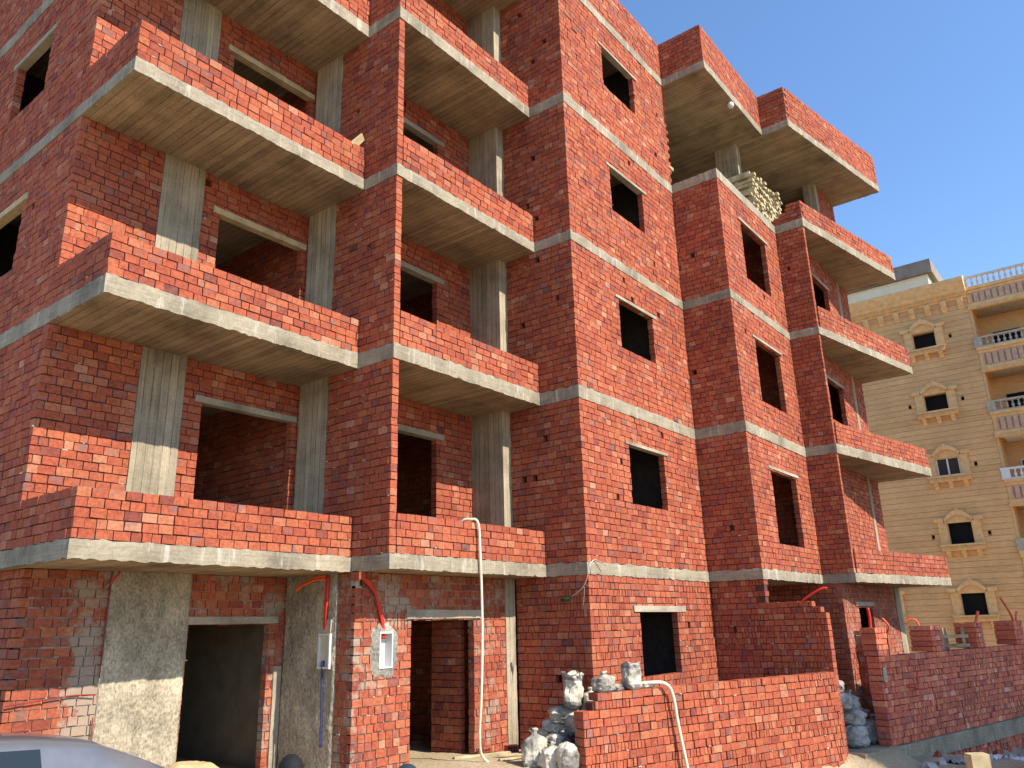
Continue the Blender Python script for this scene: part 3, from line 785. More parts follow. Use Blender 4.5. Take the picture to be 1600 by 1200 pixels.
o = mb.build('mortar_patch', 'lintel', None); o.location = (*gpt(.12, -.012), 1.14); o.rotation_euler = (0, 0, math.atan2(GWU[1], GWU[0])); o.parent = gw; o.matrix_parent_inverse = Matrix.Translation((-g0[0], -g0[1], 0))
# wall with a sloping end between the house corner and the garden wall piers
gwall('garden_wall', 'short rough rendered brick wall end standing behind the piers of the long wall', ['brick_smeared', 'mortar_pale'], [(((12.25, -3.05), *LEFT, 1.6, -.1, 2.05), dict(t=.12, style='half', lay=.006, top=lambda u: 2.06 if u < .9 else 1.8))])

# ================================================================== sacks
def sack(name, label, group, loc, w, d, h, rz=0, tilt=0, top='tied', mat='sack', seed=1, lie=False):
    mb = MB(); n, mrows = 44, 34
    for j in range(mrows + 1):
        v = j / mrows
        if top == 'open': r = .90 + .12 * math.sin(v * 3.0) * (1 - v) + (.10 * smooth(.93, 1, v)); e = 2.6
        elif top == 'tied': r = (1 - .10 * v) * (1 - .78 * smooth(.70, .90, v)) + .16 * smooth(.90, 1.0, v); e = 2.5
        else: r = math.sqrt(max(0, 1 - (2 * v - 1) ** 4)); e = 2.6
        if v < .14: r *= .55 + .45 * math.sin(v / .14 * math.pi / 2)
        for i in range(n):
            a = 2 * math.pi * i / n; c, s = math.cos(a), math.sin(a)
            k = (abs(c) ** e + abs(s) ** e) ** (-1 / e)
            x, y, z = c * k * r * w / 2, s * k * r * d / 2, v * h
            q = (c * 1.6 + seed * 3.7, s * 1.6 + seed, v * 2.6)
            rid = 1 - abs(noise.noise((q[0] * 1.5 + 3, q[1] * 1.5, q[2] * .9 + q[0] * .5)))
            rid2 = 1 - abs(noise.noise((q[0] * 3.4 + 7, q[1] * 3.4, q[2] * 2.2 - q[1])))
            f = .14 * noise.noise(q) + .12 * (rid ** 6 - .3) + .07 * (rid2 ** 7 - .25)
            fold = .07 * math.sin(i * 2 * math.pi / n * 6 + seed + 8 * noise.noise((v * 2, seed, 0))) * smooth(.40, .85, v)
            g = 1 + f * 1.5 + fold * 1.4
            mb.v.append((x * g + .05 * w * noise.noise((v * 2, seed, 1)), y * g + .05 * w * noise.noise((v * 2, seed, 5)), z + h * .05 * noise.noise((q[0], q[1], seed)) * v + (h * .04 * math.sin(a * 3 + seed) if j == mrows else 0)))
    for j in range(mrows):
        v = j / mrows; band = .85 if .06 < v < .20 or (.78 < v < .86 and top == 'open') else (.5 if R_.random() < 0 else 0)
        for i in range(n):
            mb.f.append((j * n + i, j * n + (i + 1) % n, (j + 1) * n + (i + 1) % n, (j + 1) * n + i)); mb.mi.append(0); mb.r.append(band if noise.noise((i * .35, v * 6, seed)) > -.22 else 0); mb.r2.append(0)
    mb.f.append(tuple(range(n))[::-1]); mb.mi.append(0); mb.r.append(0); mb.r2.append(0)
    tp = mrows * n
    if top == 'open':      # sunken filling
        k = len(mb.v); mb.v += [(mb.v[tp + i][0] * .82, mb.v[tp + i][1] * .82, h * .88) for i in range(n)]
        for i in range(n): mb.f.append((tp + i, tp + (i + 1) % n, k + (i + 1) % n, k + i)); mb.mi.append(0); mb.r.append(0); mb.r2.append(0)
        mb.f.append(tuple(k + i for i in range(n))); mb.mi.append(0); mb.r.append(.3); mb.r2.append(0)
    else: mb.f.append(tuple(tp + i for i in range(n))); mb.mi.append(0); mb.r.append(0); mb.r2.append(0)
    o = mb.build(name, mat, smooth=True); o.location = loc
    o.rotation_euler = (tilt if not lie else math.pi / 2 + tilt, 0, rz)
    return tag(o, label, 'sack', group)
GS = 'pale cement sacks heaped beside the low wall'
GR = 'dusty grey sacks piled at the gap in the walls'
sack('cement_sack', 'open upright white sack standing on top of the heap by the tower', GS, (3.0, -.80, 1.14), .36, .28, .50, .3, .06, 'open', seed=1)
sack('cement_sack', 'slumped sack lying directly under the open upright sack', GS, (3.02, -.66, .90), .50, .36, .27, -.9, 0, 'lump', seed=2)
sack('cement_sack', 'small crumpled sack at the left shoulder of the heap', GS, (2.9, -.34, .66), .26, .22, .20, .5, .1, 'lump', seed=3)
sack('cement_sack', 'grey printed sack upright in the middle of the heap', GS, (3.05, -.60, .58), .32, .26, .38, -.6, -.05, 'lump', seed=4)
sack('cement_sack', 'big white sack leaning at the left foot of the heap', GS, (2.22, -.66, .42), .36, .29, .50, -.75, -.14, 'tied', seed=5)
sack('cement_sack', 'white sack with pinched neck in the front middle of the heap', GS, (2.22, -.93, .40), .33, .27, .38, -.5, .10, 'tied', seed=6)
sack('cement_sack', 'white sack half hidden by the end of the low wall', GS, (2.24, -1.20, .40), .30, .26, .38, -.4, 0, 'lump', seed=7)
sack('cement_sack', 'grey sack peeping over the stepped end of the low wall', GS, (3.14, -1.0, 1.06), .26, .22, .36, .9, .1, 'tied', seed=8)
sack('cement_sack', 'beige sack wedged between the front white sacks and the upright grey one', GS, (2.70, -.72, .50), .40, .30, .34, .7, 0, 'lump', seed=11)
sack('cement_sack', 'crumpled grey sack lying against the inner face of the low wall end', GS, (2.86, -.98, .82), .36, .28, .30, -.2, .1, 'tied', seed=12)
sack('cement_sack', 'flattened sack drooping over the left flank of the heap', GS, (2.96, -.50, .80), .34, .26, .20, -1.0, .15, 'lump', seed=13)
sack('cement_sack', 'small tied sack in the gap between the two leaning front sacks', GS, (2.42, -.76, .43), .24, .20, .30, -.3, 0, 'tied', seed=14)
sack('cement_sack', 'scrunched empty sack on top of the low wall between the two standing sacks', GS, (3.02, -1.56, 1.39), .24, .16, .10, .3, 0, 'lump', seed=15)
sack('cement_sack', 'scrunched empty sack behind the taller sack on the low wall', GS, (3.62, -1.70, 1.39), .30, .16, .09, -.4, 0, 'lump', seed=16)
for q in range(3): sack('cement_sack', 'buried sack in the dark core of the heap under the open upright sack', GS, (3.22 + .02 * q, -.95 + .38 * q, .28), .44, .36, .36 + .2 * (q == 1), .2 * q, 0, 'lump', seed=20 + q)
sack('cement_sack', 'buried sack in the dark core of the heap under the open upright sack', GS, (3.22, -.86, .62), .46, .36, .46, .4, 0, 'lump', seed=27)
sack('cement_sack', 'low slumped sack sitting on the low wall near its stepped end', GS, (2.78, -1.50, 1.39), .34, .24, .27, -.3, 0, 'tied', seed=9)
sack('cement_sack', 'taller sack standing on the low wall below the ground floor window', GS, (3.32, -1.655, 1.39), .31, .24, .38, -.25, -.06, 'open', seed=10)
for n_, (lab, loc, ww, hh, tp) in enumerate([
    ('topmost bluish sack of the dusty pile against the brick wall', (9.12, -2.75, .93), .34, .26, 'lump'),
    ('second sack from the top of the dusty pile', (9.10, -2.82, .64), .42, .32, 'lump'),
    ('dusty sack upright behind the upper half of the pile', (9.66, -2.80, .52), .42, .44, 'tied'),
    ('dusty sack at mid height of the pile with a blue stripe', (9.28, -2.90, .34), .48, .33, 'lump'),
    ('left bottom sack of the dusty pile', (9.12, -2.98, -.02), .42, .42, 'lump'),
    ('bottom sack in the middle of the dusty pile', (9.85, -3.0, -.04), .46, .46, 'lump'),
    ('bottom sack nearest the long wall in the dusty pile', (10.35, -3.0, -.04), .40, .50, 'tied'),
    ('dusty sack resting on the two right bottom sacks', (9.98, -2.80, .34), .44, .28, 'lump')]):
    sack('dusty_sack', lab, GR, loc, ww, ww * .8, hh, .4 * n_, 0, tp, 'sack_dusty', seed=40 + n_)

# ================================================================== hoses, conduits, boxes, wires
def tube_obj(name, label, cat, pts, r, mat, group=None, n=8):
    mb = MB(); mb.tube(pts, r, n); return tag(mb.build(name, mat, smooth=True), label, cat, group)
HG = 'cream plastic hoses'
tube_obj('hose', 'long cream hose hanging from the middle balcony down to the ground', 'hose', [(1.60, .35, 3.62), (1.62, .16, 3.86), (1.68, .04, 3.895), (1.77, -.045, 3.84), (1.80, -.055, 3.4), (1.82, -.06, 2.6), (1.82, -.05, 1.9), (1.82, -.02, 1.3), (1.86, .05, .85), (1.98, .10, .55), (2.2, .0, .40), (2.5, -.25, .34), (2.2, -.75, .22)], .020, 'hose', HG, 10)
tube_obj('hose', 'cream hose bent over the sunlit low wall', 'hose', [(3.35, -1.2, 1.25), (3.5, -1.6, 1.44), (3.62, -1.80, 1.475), (3.80, -1.93, 1.45), (3.90, -1.985, 1.30), (3.97, -2.0, .9), (4.03, -2.03, .5), (4.1, -2.06, .15), (4.2, -2.15, -.2), (4.6, -2.5, -.28)], .026, 'hose', HG, 10)
CG = 'red and orange cable conduits'
def cond(label, pts, r=.017, mat='conduit'): tube_obj('conduit', label, 'conduit', pts, r, mat, CG, 7)
mb = MB()
for k in range(4):
    e = .012 * k - .018; mb.tube([(.05 + e, .70, 3.04), (.15 + e, .62 - e, 2.98), (.30 + e, .60 + e, 2.82), (.42 + e, .62, 2.6), (.50 + e * .7, .645, 2.40), (.55 + e, .68, 2.2)], .017, 7)
tag(mb.build('conduit', 'conduit', smooth=True), 'thick bundle of red conduit curving into the white box by the doorway', 'conduit', CG)
cond('upright red conduit entering the yellowed box under the left balcony', [(-.06, 1.17, 3.06), (-.065, 1.17, 2.8), (-.065, 1.18, 2.4), (-.02, 1.18, 2.2), (-.02, 1.18, 2.08)], .018)
cond('second red conduit beside the upright one above the yellowed box', [(-.06, 1.21, 3.06), (-.065, 1.21, 2.7), (-.065, 1.215, 2.4), (-.02, 1.215, 2.24)], .016)
cond('orange conduit pair sticking out left from the slab above the yellowed box', [(-.05, 1.22, 3.06), (-.07, 1.40, 3.06), (-.10, 1.62, 3.0), (-.13, 1.80, 2.92)], .019, 'conduit_orange')
cond('orange conduit lying under the stub that sticks out above the yellowed box', [(-.05, 1.24, 3.03), (-.09, 1.42, 3.02), (-.13, 1.62, 2.96), (-.15, 1.76, 2.89)], .016, 'conduit_orange')
cond('thin red conduit dangling from the soffit above the wide doorway', [(-1.40, 2.06, 3.12), (-1.37, 2.02, 3.02), (-1.33, 2.04, 2.9), (-1.32, 2.09, 2.78)], .012)
cond('short red conduit stub at the top of the left plastered column', [(-2.58, 2.05, 3.12), (-2.60, 2.05, 3.04), (-2.66, 2.10, 2.95)], .015)
cond('thin red conduit set across the smeared bricks at the far left', [(-3.62, 2.13, 1.62), (-3.4, 2.135, 1.64), (-3.1, 2.135, 1.665), (-2.9, 2.135, 1.68), (-2.66, 2.12, 1.67)], .008, 'conduit_dull')
cond('pair of upright red conduits low beside the left plastered column', [(-2.66, 2.13, 1.42), (-2.655, 2.13, 1.2), (-2.64, 2.13, .7)], .008, 'conduit_dull')
cond('dark red conduit rising along the edge of the left plastered column', [(-2.64, 2.13, 1.85), (-2.645, 2.13, 2.3), (-2.65, 2.13, 2.92)], .008, 'conduit_dull')
cond('red conduit leaning over the top of the shaded side wall', [(8.28, -2.50, 2.50), (8.26, -2.62, 2.66), (8.30, -2.95, 2.85), (8.34, -3.08, 2.87)], .022)
cond('red conduit dangling in the dark porch beneath the second tower', [(9.3, .30, 3.1), (9.4, .22, 2.9), (9.5, .2, 2.5)], .02)
cond('red conduit standing up from the first pier of the long wall', [(9.62, -3.40, 2.05), (9.61, -3.42, 2.3), (9.58, -3.42, 2.5)], .03)
cond('orange conduit drooping over the rough wall end behind the piers', [(12.28, -3.0, 1.9), (12.26, -3.1, 2.12), (12.2, -3.0, 2.3)], .022, 'conduit_orange')
cond('orange conduit curling from the second pier of the long wall', [(12.0, -3.8, 2.05), (11.95, -3.74, 2.24), (11.92, -3.62, 2.26), (11.88, -3.52, 2.2)], .02, 'conduit_orange')
cond('pair of orange conduit ends rising from the third pier', [(14.12, -4.50, 2.05), (14.18, -4.54, 2.2), (14.26, -4.60, 2.40)], .032, 'conduit_orange')
cond('tall orange conduit arching up from the fourth pier', [(16.55, -5.0, 2.05), (16.50, -4.97, 2.3), (16.38, -4.90, 2.55), (16.28, -4.84, 2.72)], .030, 'conduit_orange')
cond('short orange conduit beside the tall one on the fourth pier', [(16.60, -5.02, 2.05), (16.66, -5.05, 2.25), (16.72, -5.08, 2.38)], .028, 'conduit_orange')
cond('pink conduit stub poking out of the long wall face', [gpt(.95, .06) + (1.02,), gpt(1.0, -.05) + (1.0,), gpt(1.35, -.14) + (.93,)], .018, 'conduit')
# yellowed box on the side of the fin
bx = thing('junction_box', 'yellowed open electrical box on the dark plastered side wall', 'electrical box', (-.05, 1.18, 2.06), 'electrical boxes')
mb = MB(); mb.box(-.052, -.02, 1.075, 1.29, 1.84, 2.28); mb.build('back_plate', 'boxcream', bx)
mb = MB()
for q in ((1.06, 1.085, 1.83, 2.29), (1.28, 1.305, 1.83, 2.29), (1.085, 1.28, 1.83, 1.855), (1.085, 1.28, 2.265, 2.29)): mb.box(-.085, -.05, *q)
mb.build('frame', 'boxwhite', bx)
mb = MB(); mb.box(-.062, -.04, 1.07, 1.30, 2.30, 2.48, jit=.012); mb.build('mortar_patch', 'lintel', bx)
tube_obj('cable', 'dark blue cable hanging from the yellowed electrical box', 'cable', [(-.065, 1.20, 1.93), (-.08, 1.20, 1.85), (-.07, 1.205, 1.6), (-.065, 1.20, 1.3), (-.06, 1.19, .85)], lambda t: .024 if t < .22 else .013, 'blue')
bw = thing('junction_box', 'white open electrical box in a grey mortar patch beside the narrow doorway', 'electrical box', (.55, .65, 2.05), 'electrical boxes')
mb = MB(); n = 60
rim = []
for i in range(n):
    a = 2 * math.pi * i / n; k = (abs(math.cos(a)) ** 4 + abs(math.sin(a)) ** 4) ** -.25; f = 1 + .22 * noise.noise((math.cos(a) * 2, math.sin(a) * 2, 3)) + .14 * noise.noise((math.cos(a) * 6, math.sin(a) * 6, 3))
    rim.append((.545 + math.cos(a) * k * .25 * f, 2.05 + math.sin(a) * k * .345 * f))
inn = []
for x, z in rim:
    dx, dz = x - .56, z - 2.05; s = min(.125 / max(1e-6, abs(dx)), .24 / max(1e-6, abs(dz))); inn.append((.56 + dx * s, 2.05 + dz * s))
for i in range(n):
    j = (i + 1) % n
    pr = [((rim[q][0] * (1 - t_) + inn[q][0] * t_), (.655 - .022 * t_ - .010 * noise.noise((rim[q][0] * 14, rim[q][1] * 14, t_ * 3))) if t_ else .66, rim[q][1] * (1 - t_) + inn[q][1] * t_) for q in (i, j) for t_ in (0, .3, .65, 1)]
    for k in range(3): mb.quad(pr[k], pr[k + 4], pr[k + 5], pr[k + 1])
mb.build('mortar_patch', 'patch', bw, smooth=False)
mb = MB()
for q in ((.435, .455, 1.81, 2.29), (.665, .685, 1.81, 2.29), (.455, .665, 1.81, 1.83), (.455, .665, 2.27, 2.29)): mb.box(q[0], q[1], .622, .78, q[2], q[3])
mb.box(.455, .665, .76, .78, 1.83, 2.27); mb.build('box_shell', 'boxwhite', bw)
mb = MB(); mb.box(.47, .50, .752, .76, 1.90, 1.912); mb.box(.47, .50, .752, .76, 1.925, 1.937); mb.build('cable_slots', 'black', bw)
# green bottle on wires at the tower corner
bo = thing('bottle_on_wire', 'small green bottle hung on bent wires at the tower corner', 'bottle', (3.46, -.46, 2.7))
mb = MB(); mb.lathe((0, 0, 0), [(.012, -.10), (.030, -.09), (.034, 0), (.030, .04), (.012, .07), (.011, .10)], 10); o = mb.build('bottle', 'green', None, True); o.location = (3.44, -.47, 2.72); o.rotation_euler = (1.35, 0, .2); o.parent = bo; o.matrix_parent_inverse = Matrix.Translation((-3.46, .46, -2.7))
mb = MB(); mb.tube([(3.45, -.55, 2.75), (3.46, -.72, 2.84), (3.47, -.80, 2.92), (3.5, -.86, 3.08), (3.52, -.85, 3.28)], .007, 6); mb.tube([(3.46, -.66, 2.80), (3.46, -.80, 2.90), (3.47, -.78, 2.70), (3.47, -.76, 2.62)], .004, 5); mb.tube([(3.47, -.80, 2.93), (3.42, -.95, 2.90)], .004, 5); mb.build('wire', 'wire', bo, True)
mb = MB(); mb.tube([(3.63, -.838, 3.26), (3.75, -.86, 3.33), (3.95, -.93, 3.24)], .008, 6); mb.tube([(3.615, -.838, 3.30), (3.615, -.842, 3.10)], .006, 6); tag(mb.build('wire', 'wire', smooth=True), 'short rusty bar end sticking out of the first slab at the tower corner', 'wire')
mb = MB(); mb.lathe((0, 0, 0), [(.0, -.16), (.06, -.15), (.085, -.09), (.08, -.04), (.05, 0)], 14); o = mb.build('lamp', 'white', smooth=True); o.location = (9.80, -1.88, 15.06); tag(o, 'small white lamp under the edge of the overhanging roof slab', 'lamp')
mb = MB(); mb.box(-.06, .06, -.02, .02, 0, .30, jit=.008); o = mb.build('plank', 'board'); o.location = (-.24, .80, 9.80); o.rotation_euler = (.3, .55, .3); tag(o, 'short plank end resting on the upper left balcony parapet', 'plank')

# ================================================================== timber stack on the open storey
ts = thing('timber_stack', 'stack of pale sawn timbers on the open top storey', 'timber stack', (12, -1.4, ZT[3]))
def beam(c, L, ax, w, h, jx=0):
    mb = MB(); hx, hy = (L / 2, w / 2) if ax == 'x' else (w / 2, L / 2)
    mb.box(-hx, hx, -hy, hy, -h / 2, h / 2, jit=.007); o = mb.build('timber', 'timber'); o.location = c; o.rotation_euler = (R_.gauss(0, .006), R_.gauss(0, .006), R_.gauss(0, .012))
    o.parent = ts; o.matrix_parent_inverse = Matrix.Translation((-12, 1.4, -ZT[3]))
z = ZT[3] + .045; lay = 0
while z < ZT[3] + 1.16:
    if lay % 3 != 2:
        for k in range(9): beam((10.62 + .255 * k + R_.gauss(0, .012), -1.47 + R_.gauss(0, .035), z), .92 + R_.uniform(-.05, .08), 'y', .105, .075)
    else:
        for k in range(3): beam((11.66 + R_.gauss(0, .04), -1.86 + .38 * k + R_.gauss(0, .02), z), 2.25 + R_.uniform(-.12, .15), 'x', .09, .07)
    z += .082; lay += 1

# ================================================================== car
car = thing('parked_car', 'silver grey hatchback parked in front of the plastered column', 'car', (-5.0, -.2, .06))
ST = [  # x from the rear, roof/centre height, belt height, half width belt, half width roof
 (0, .62, .60, .70, .60), (.05, .90, .80, .80, .60), (.16, 1.00, .90, .83, .58), (.30, 1.05, .93, .84, .56), (.62, 1.22, .94, .85, .56), (1.0, 1.375, .94, .86, .57), (1.12, 1.40, .94, .86, .57), (1.5, 1.455, .93, .86, .58), (2.0, 1.49, .92, .86, .58), (2.06, 1.492, .92, .86, .58), (2.5, 1.48, .91, .86, .57), (2.85, 1.43, .90, .86, .56), (3.0, 1.36, .90, .86, .57), (3.55, 1.0, .89, .85, .62), (3.7, .95, .88, .84, .62), (4.1, .85, .80, .80, .6), (4.28, .70, .66, .72, .58), (4.34, .55, .52, .64, .5)]
def ring(s):
    x, zt, zb, hb, hr = s; zb = min(zb, zt - .02); e = zt - zb
    return [(x, hb * .90, .20), (x, hb, .42), (x, hb * 1.015, .62 if zb > .7 else (zb + .42) / 2 + .02), (x, hb, zb), (x, hb - (hb - hr) * .86, zb + e * .84), (x, hr, zt - .035 if e > .15 else zb + e * .9), (x, hr * .72, zt - .012), (x, hr * .36, zt - .003), (x, 0, zt)]
rings = [ring(s) for s in ST]; nr = 9
cv = [p for r in rings for p in r] + [(p[0], -p[1], p[2]) for r in rings for p in r]
groups = {'body': [], 'side_window': [[], [], [], []], 'pillar': [[], []], 'rear_window': [], 'windshield': []}
off = len(ST) * nr
for i in range(len(ST) - 1):
    for j in range(nr - 1):
        for side in (0, 1):
            A = side * off + i * nr + j; q = (A, A + nr, A + nr + 1, A + 1)
            if side: q = q[::-1]
            if j == 3 and i == 7: groups['side_window'][side * 2].append(q)
            elif j == 3 and i == 8: groups['pillar'][side].append(q)
            elif j == 3 and i in (9, 10, 11): groups['side_window'][side * 2 + 1].append(q)
            elif j >= 5 and i in (3, 4): groups['rear_window'].append(q)
            elif j >= 5 and i == 12: groups['windshield'].append(q)
            else: groups['body'].append(q)
            
def carpart(name, faces, mat):
    mb = MB(); mp = {}
    for f in faces:
        g = []
        for v in f:
            if v not in mp: mp[v] = len(mb.v); x, y, z = cv[v]; mb.v.append((-2.95 - x + .0, y - .2, z + .11))
            g.append(mp[v])
        mb.f.append(tuple(g)); mb.mi.append(0); mb.r.append(.5); mb.r2.append(0)
    return mb.build(name, mat, car, smooth=True)
mbf = groups['body'] + [tuple(range(nr))[::-1] + tuple(off + k for k in range(nr - 1))]
carpart('body', groups['body'], 'paint')
for g in groups['side_window']: carpart('side_window', g, 'carglass')
for g in groups['pillar']: carpart('door_pillar', g, 'black')
carpart('rear_window', groups['rear_window'], 'carglass'); carpart('windshield', groups['windshield'], 'carglass')
for sd in (-1, 1):
    mb = MB(); mb.tube([(-2.95 - q[0], -.2 + sd * (q[1] * .94), q[2] + .06) for q in ((1.15, .615, 1.335), (1.5, .625, 1.40), (2.0, .625, 1.43), (2.5, .615, 1.425), (2.85, .61, 1.37), (3.4, .68, 1.06))], .011, 6); mb.build('roof_trim', 'black', car, True)
for x in (.72, 3.45):
    for s in (-1, 1):
        mb = MB(); c = (-2.95 - x, -.2 + s * .78, .36)
        prof = [(.17, -.10), (.27, -.10), (.305, -.07), (.31, 0), (.305, .07), (.27, .10), (.17, .10)]
        k0 = 0
        for r, d in prof:
            for k in range(20): a = 2 * math.pi * k / 20; mb.v.append((c[0] + r * math.cos(a), c[1] + d, c[2] + r * math.sin(a)))
        for i in range(len(prof) - 1):
            for k in range(20): mb.f.append((i * 20 + k, i * 20 + (k + 1) % 20, (i + 1) * 20 + (k + 1) % 20, (i + 1) * 20 + k)); mb.mi.append(0); mb.r.append(.5); mb.r2.append(0)
        wh = mb.build('wheel', 'tyre', car, smooth=True)
        mb = MB(); mb.tube([(c[0], c[1] - .06, c[2]), (c[0], c[1] + .06, c[2])], .19, 20, smooth=0); o = mb.build('rim', 'wire'); o.parent = wh
for s in (-1, 1):
    mb = MB(); mb.box(-3.0, -2.955, -.2 + s * .70 - .09, -.2 + s * .70 + .09, .78, .98, jit=.01); mb.build('tail_light', 'conduit', car)
    mb = MB(); mb.box(-7.24, -7.18, -.2 + s * .55 - .13, -.2 + s * .55 + .13, .68, .80, jit=.01); mb.build('headlight', 'boxwhite', car)

# ================================================================== two people walking below the camera
def person(name, label, x, y, top, rz, hat, shirt, skirt_z):
    g = ground_z(x, y); H = top - g
    k = H / 1.72
    J = {}; E = []; Rr = {}
    def j(n, p, r, par=None):
        J[n] = (p[0] * k, p[1] * k, p[2] * k); Rr[n] = (r * k) if not isinstance(r, tuple) else (r[0] * k, r[1] * k)
        if par: E.append((par, n))
    j('pelvis', (0, 0, .95), (.165, .115)); j('waist', (0, .005, 1.08), (.145, .10), 'pelvis'); j('chest', (0, .0, 1.27), (.175, .115), 'waist'); j('collar', (0, .0, 1.40), (.12, .085), 'chest'); j('neck', (0, .015, 1.475), .056, 'collar'); j('jaw', (0, .025, 1.54), (.066, .075), 'neck'); j('skull', (0, .01, 1.615), (.076, .092), 'jaw'); j('crown', (0, 0, 1.675), (.058, .066), 'skull')
    for s, sn in ((-1, 'l'), (1, 'r')):
        st = .16 * s
        j('sh' + sn, (s * .185, 0, 1.38), .062, 'collar'); j('el' + sn, (s * .235, -.03 + st * .4, 1.10), .045, 'sh' + sn); j('wr' + sn, (s * .245, .09 + st * .5, .87), .029, 'el' + sn); j('pa' + sn, (s * .245, .13 + st * .5, .79), (.040, .020), 'wr' + sn)
        for q, (dx, L) in enumerate(((-.028, .075), (-.009, .085), (.010, .08), (.028, .062))):
            j('f%s%d' % (sn, q), (s * .245 + .004 * q, .145 + st * .5 + dx, .755), .0095, 'pa' + sn); j('g%s%d' % (sn, q), (s * .235, .150 + st * .5 + dx, .755 - L), .008, 'f%s%d' % (sn, q))
        j('t' + sn, (s * .245 - s * .02, .165 + st * .5, .80), .011, 'pa' + sn); j('u' + sn, (s * .245 - s * .03, .185 + st * .5, .755), .009, 't' + sn)
        j('hip' + sn, (s * .095, 0, .89), .10, 'pelvis'); j('kn' + sn, (s * .105, .05 - st * .9, .50), .062, 'hip' + sn); j('an' + sn, (s * .11, -.02 - st * 1.3, .09), .045, 'kn' + sn); j('to' + sn, (s * .125, .14 - st * 1.3, .035), (.045, .034), 'an' + sn)
    nm = list(J); me = bpy.data.meshes.new(name); me.from_pydata([J[n] for n in nm], [(nm.index(a), nm.index(b)) for a, b in E], [])
    o = bpy.data.objects.new(name, me); COL.objects.link(o)
    sm = o.modifiers.new('skin', 'SKIN'); sm.use_smooth_shade = True
    for i, n in enumerate(nm):
        v = me.skin_vertices[0].data[i]; r = Rr[n]; v.radius = r if isinstance(r, tuple) else (r, r); v.use_root = (n == 'pelvis')
    o.modifiers.new('sub', 'SUBSURF').levels = 2; o.modifiers['sub'].render_levels = 2
    dg = bpy.context.evaluated_depsgraph_get(); nme = bpy.data.meshes.new_from_object(o.evaluated_get(dg))
    o.modifiers.clear(); o.data = nme; nme.name = name
    nme.materials.clear()
    for q in (shirt, 'trousers', 'skin'): nme.materials.append(M[q])
    for f in nme.polygons:
        c = f.center / k
        f.material_index = 2 if (c.z > 1.455 or (abs(c.x) > .19 and c.z < 1.13)) else (1 if c.z < .98 else 0)
        f.use_smooth = True
    o.location = (x, y, g); o.rotation_euler = (0, 0, rz); tag(o, label, 'person')
    # hair or cap, ears, eyes and nose
    mb = MB(); n, m_ = 26, 14
    for jn in range(m_ + 1):
        ph = math.pi * .5 * 1.22 * jn / m_
        for i in range(n):
            a = 2 * math.pi * i / n; fr = 1 - .30 * max(0, math.sin(a)) * smooth(.55, 1.0, jn / m_)
            rr = 1 + (.045 if hat == 'hair' else .015) * noise.noise((math.cos(a) * 3, math.sin(a) * 3, jn * .6)) + (.03 * noise.noise((math.cos(a) * 9, math.sin(a) * 9, jn * 1.7)) if hat == 'hair' else 0)
            ph2 = ph * fr
            mb.v.append((.090 * k * math.sin(ph2) * math.cos(a) * rr, (.108 * math.sin(ph2) * math.sin(a) * rr) * k, (1.618 + .104 * math.cos(ph2) * rr) * k))
    for jn in range(m_):
        for i in range(n): mb.f.append((jn * n + i, (jn + 1) * n + i, (jn + 1) * n + (i + 1) % n, jn * n + (i + 1) % n)); mb.mi.append(0); mb.r.append(.5); mb.r2.append(0)
    h = mb.build('hair' if hat == 'hair' else 'cap', hat, None, True); h.parent = o
    mb = MB(); mb.tube([(0, .09 * k, 1.60 * k), (0, .112 * k, 1.57 * k), (0, .098 * k, 1.555 * k)], lambda t: (.008 + .008 * math.sin(t * 3)) * k, 8); h = mb.build('nose', 'skin', None, True); h.parent = o
    for s in (-1, 1):
        mb = MB(); mb.lathe((s * .032 * k, .083 * k, 1.605 * k), [(.001, -.010), (.010, -.005), (.011, .003), (.001, .010)], 8); h = mb.build('eye', 'black', None, True); h.parent = o
        mb = MB(); mb.lathe((s * .080 * k, -.005 * k, 1.585 * k), [(.002, -.03), (.016, -.012), (.018, .015), (.003, .032)], 8); h = mb.build('ear', 'skin', None, True); h.parent = o
    return o
person('person', 'person with thick black hair passing in front of the dark plastered side wall', -3.42, -2.62, 1.435, math.radians(-20), 'hair', 'shirt', 0)
person('person', 'person in a dark knitted cap near the narrow doorway', -3.36, -3.78, 1.445, math.radians(-35), 'cap', 'shirt2', 0)

# ================================================================== sand heap and building debris
mb = MB(); n = 46; cx, cy = -2.0, 1.15
for j in range(n + 1):
    for i in range(n + 1):
        x = -1.15 + 2.3 * i / n; y = -.9 + 1.8 * j / n
        e = math.sqrt((x / 1.1) ** 2 + (y / .85) ** 2); z = max(0, .62 * (1 - e) ** 1.0 if e < 1 else 0) * (1 + .15 * noise.noise((x * 2, y * 2, 0)))
        z = min(z, .50 + .04 * noise.noise((x * 3, y * 3, 4))) + .03 * noise.noise((x * 5, y * 5, 1)) + .012 * noise.noise((x * 14, y * 14, 1)) - .05
        mb.v.append((cx + x, cy + y, ground_z(cx + x, cy + y) + z))
for j in range(n):
    for i in range(n): A = j * (n + 1) + i; mb.f.append((A, A + 1, A + n + 2, A + n + 1)); mb.mi.append(0); mb.r.append(.5); mb.r2.append(0)
tag(mb.build('sand_heap', 'sand_heap', smooth=True), 'low heap of yellow sand before the wide doorway', 'sand heap')
def plank(label, c, L, w, h, rz, ry=0, mat='timber', group='scrap planks on the ground', name='plank'):
    mb = MB(); mb.box(-L / 2, L / 2, -w / 2, w / 2, 0, h, jit=.006); o = mb.build(name, mat); o.location = c; o.rotation_euler = (0, ry, rz); tag(o, label, 'plank', group)
plank('thin pale plank lying nearest the narrow doorway', (2.35, .42, ground_z(2.35, .42) + .01), .9, .07, .03, -.5)
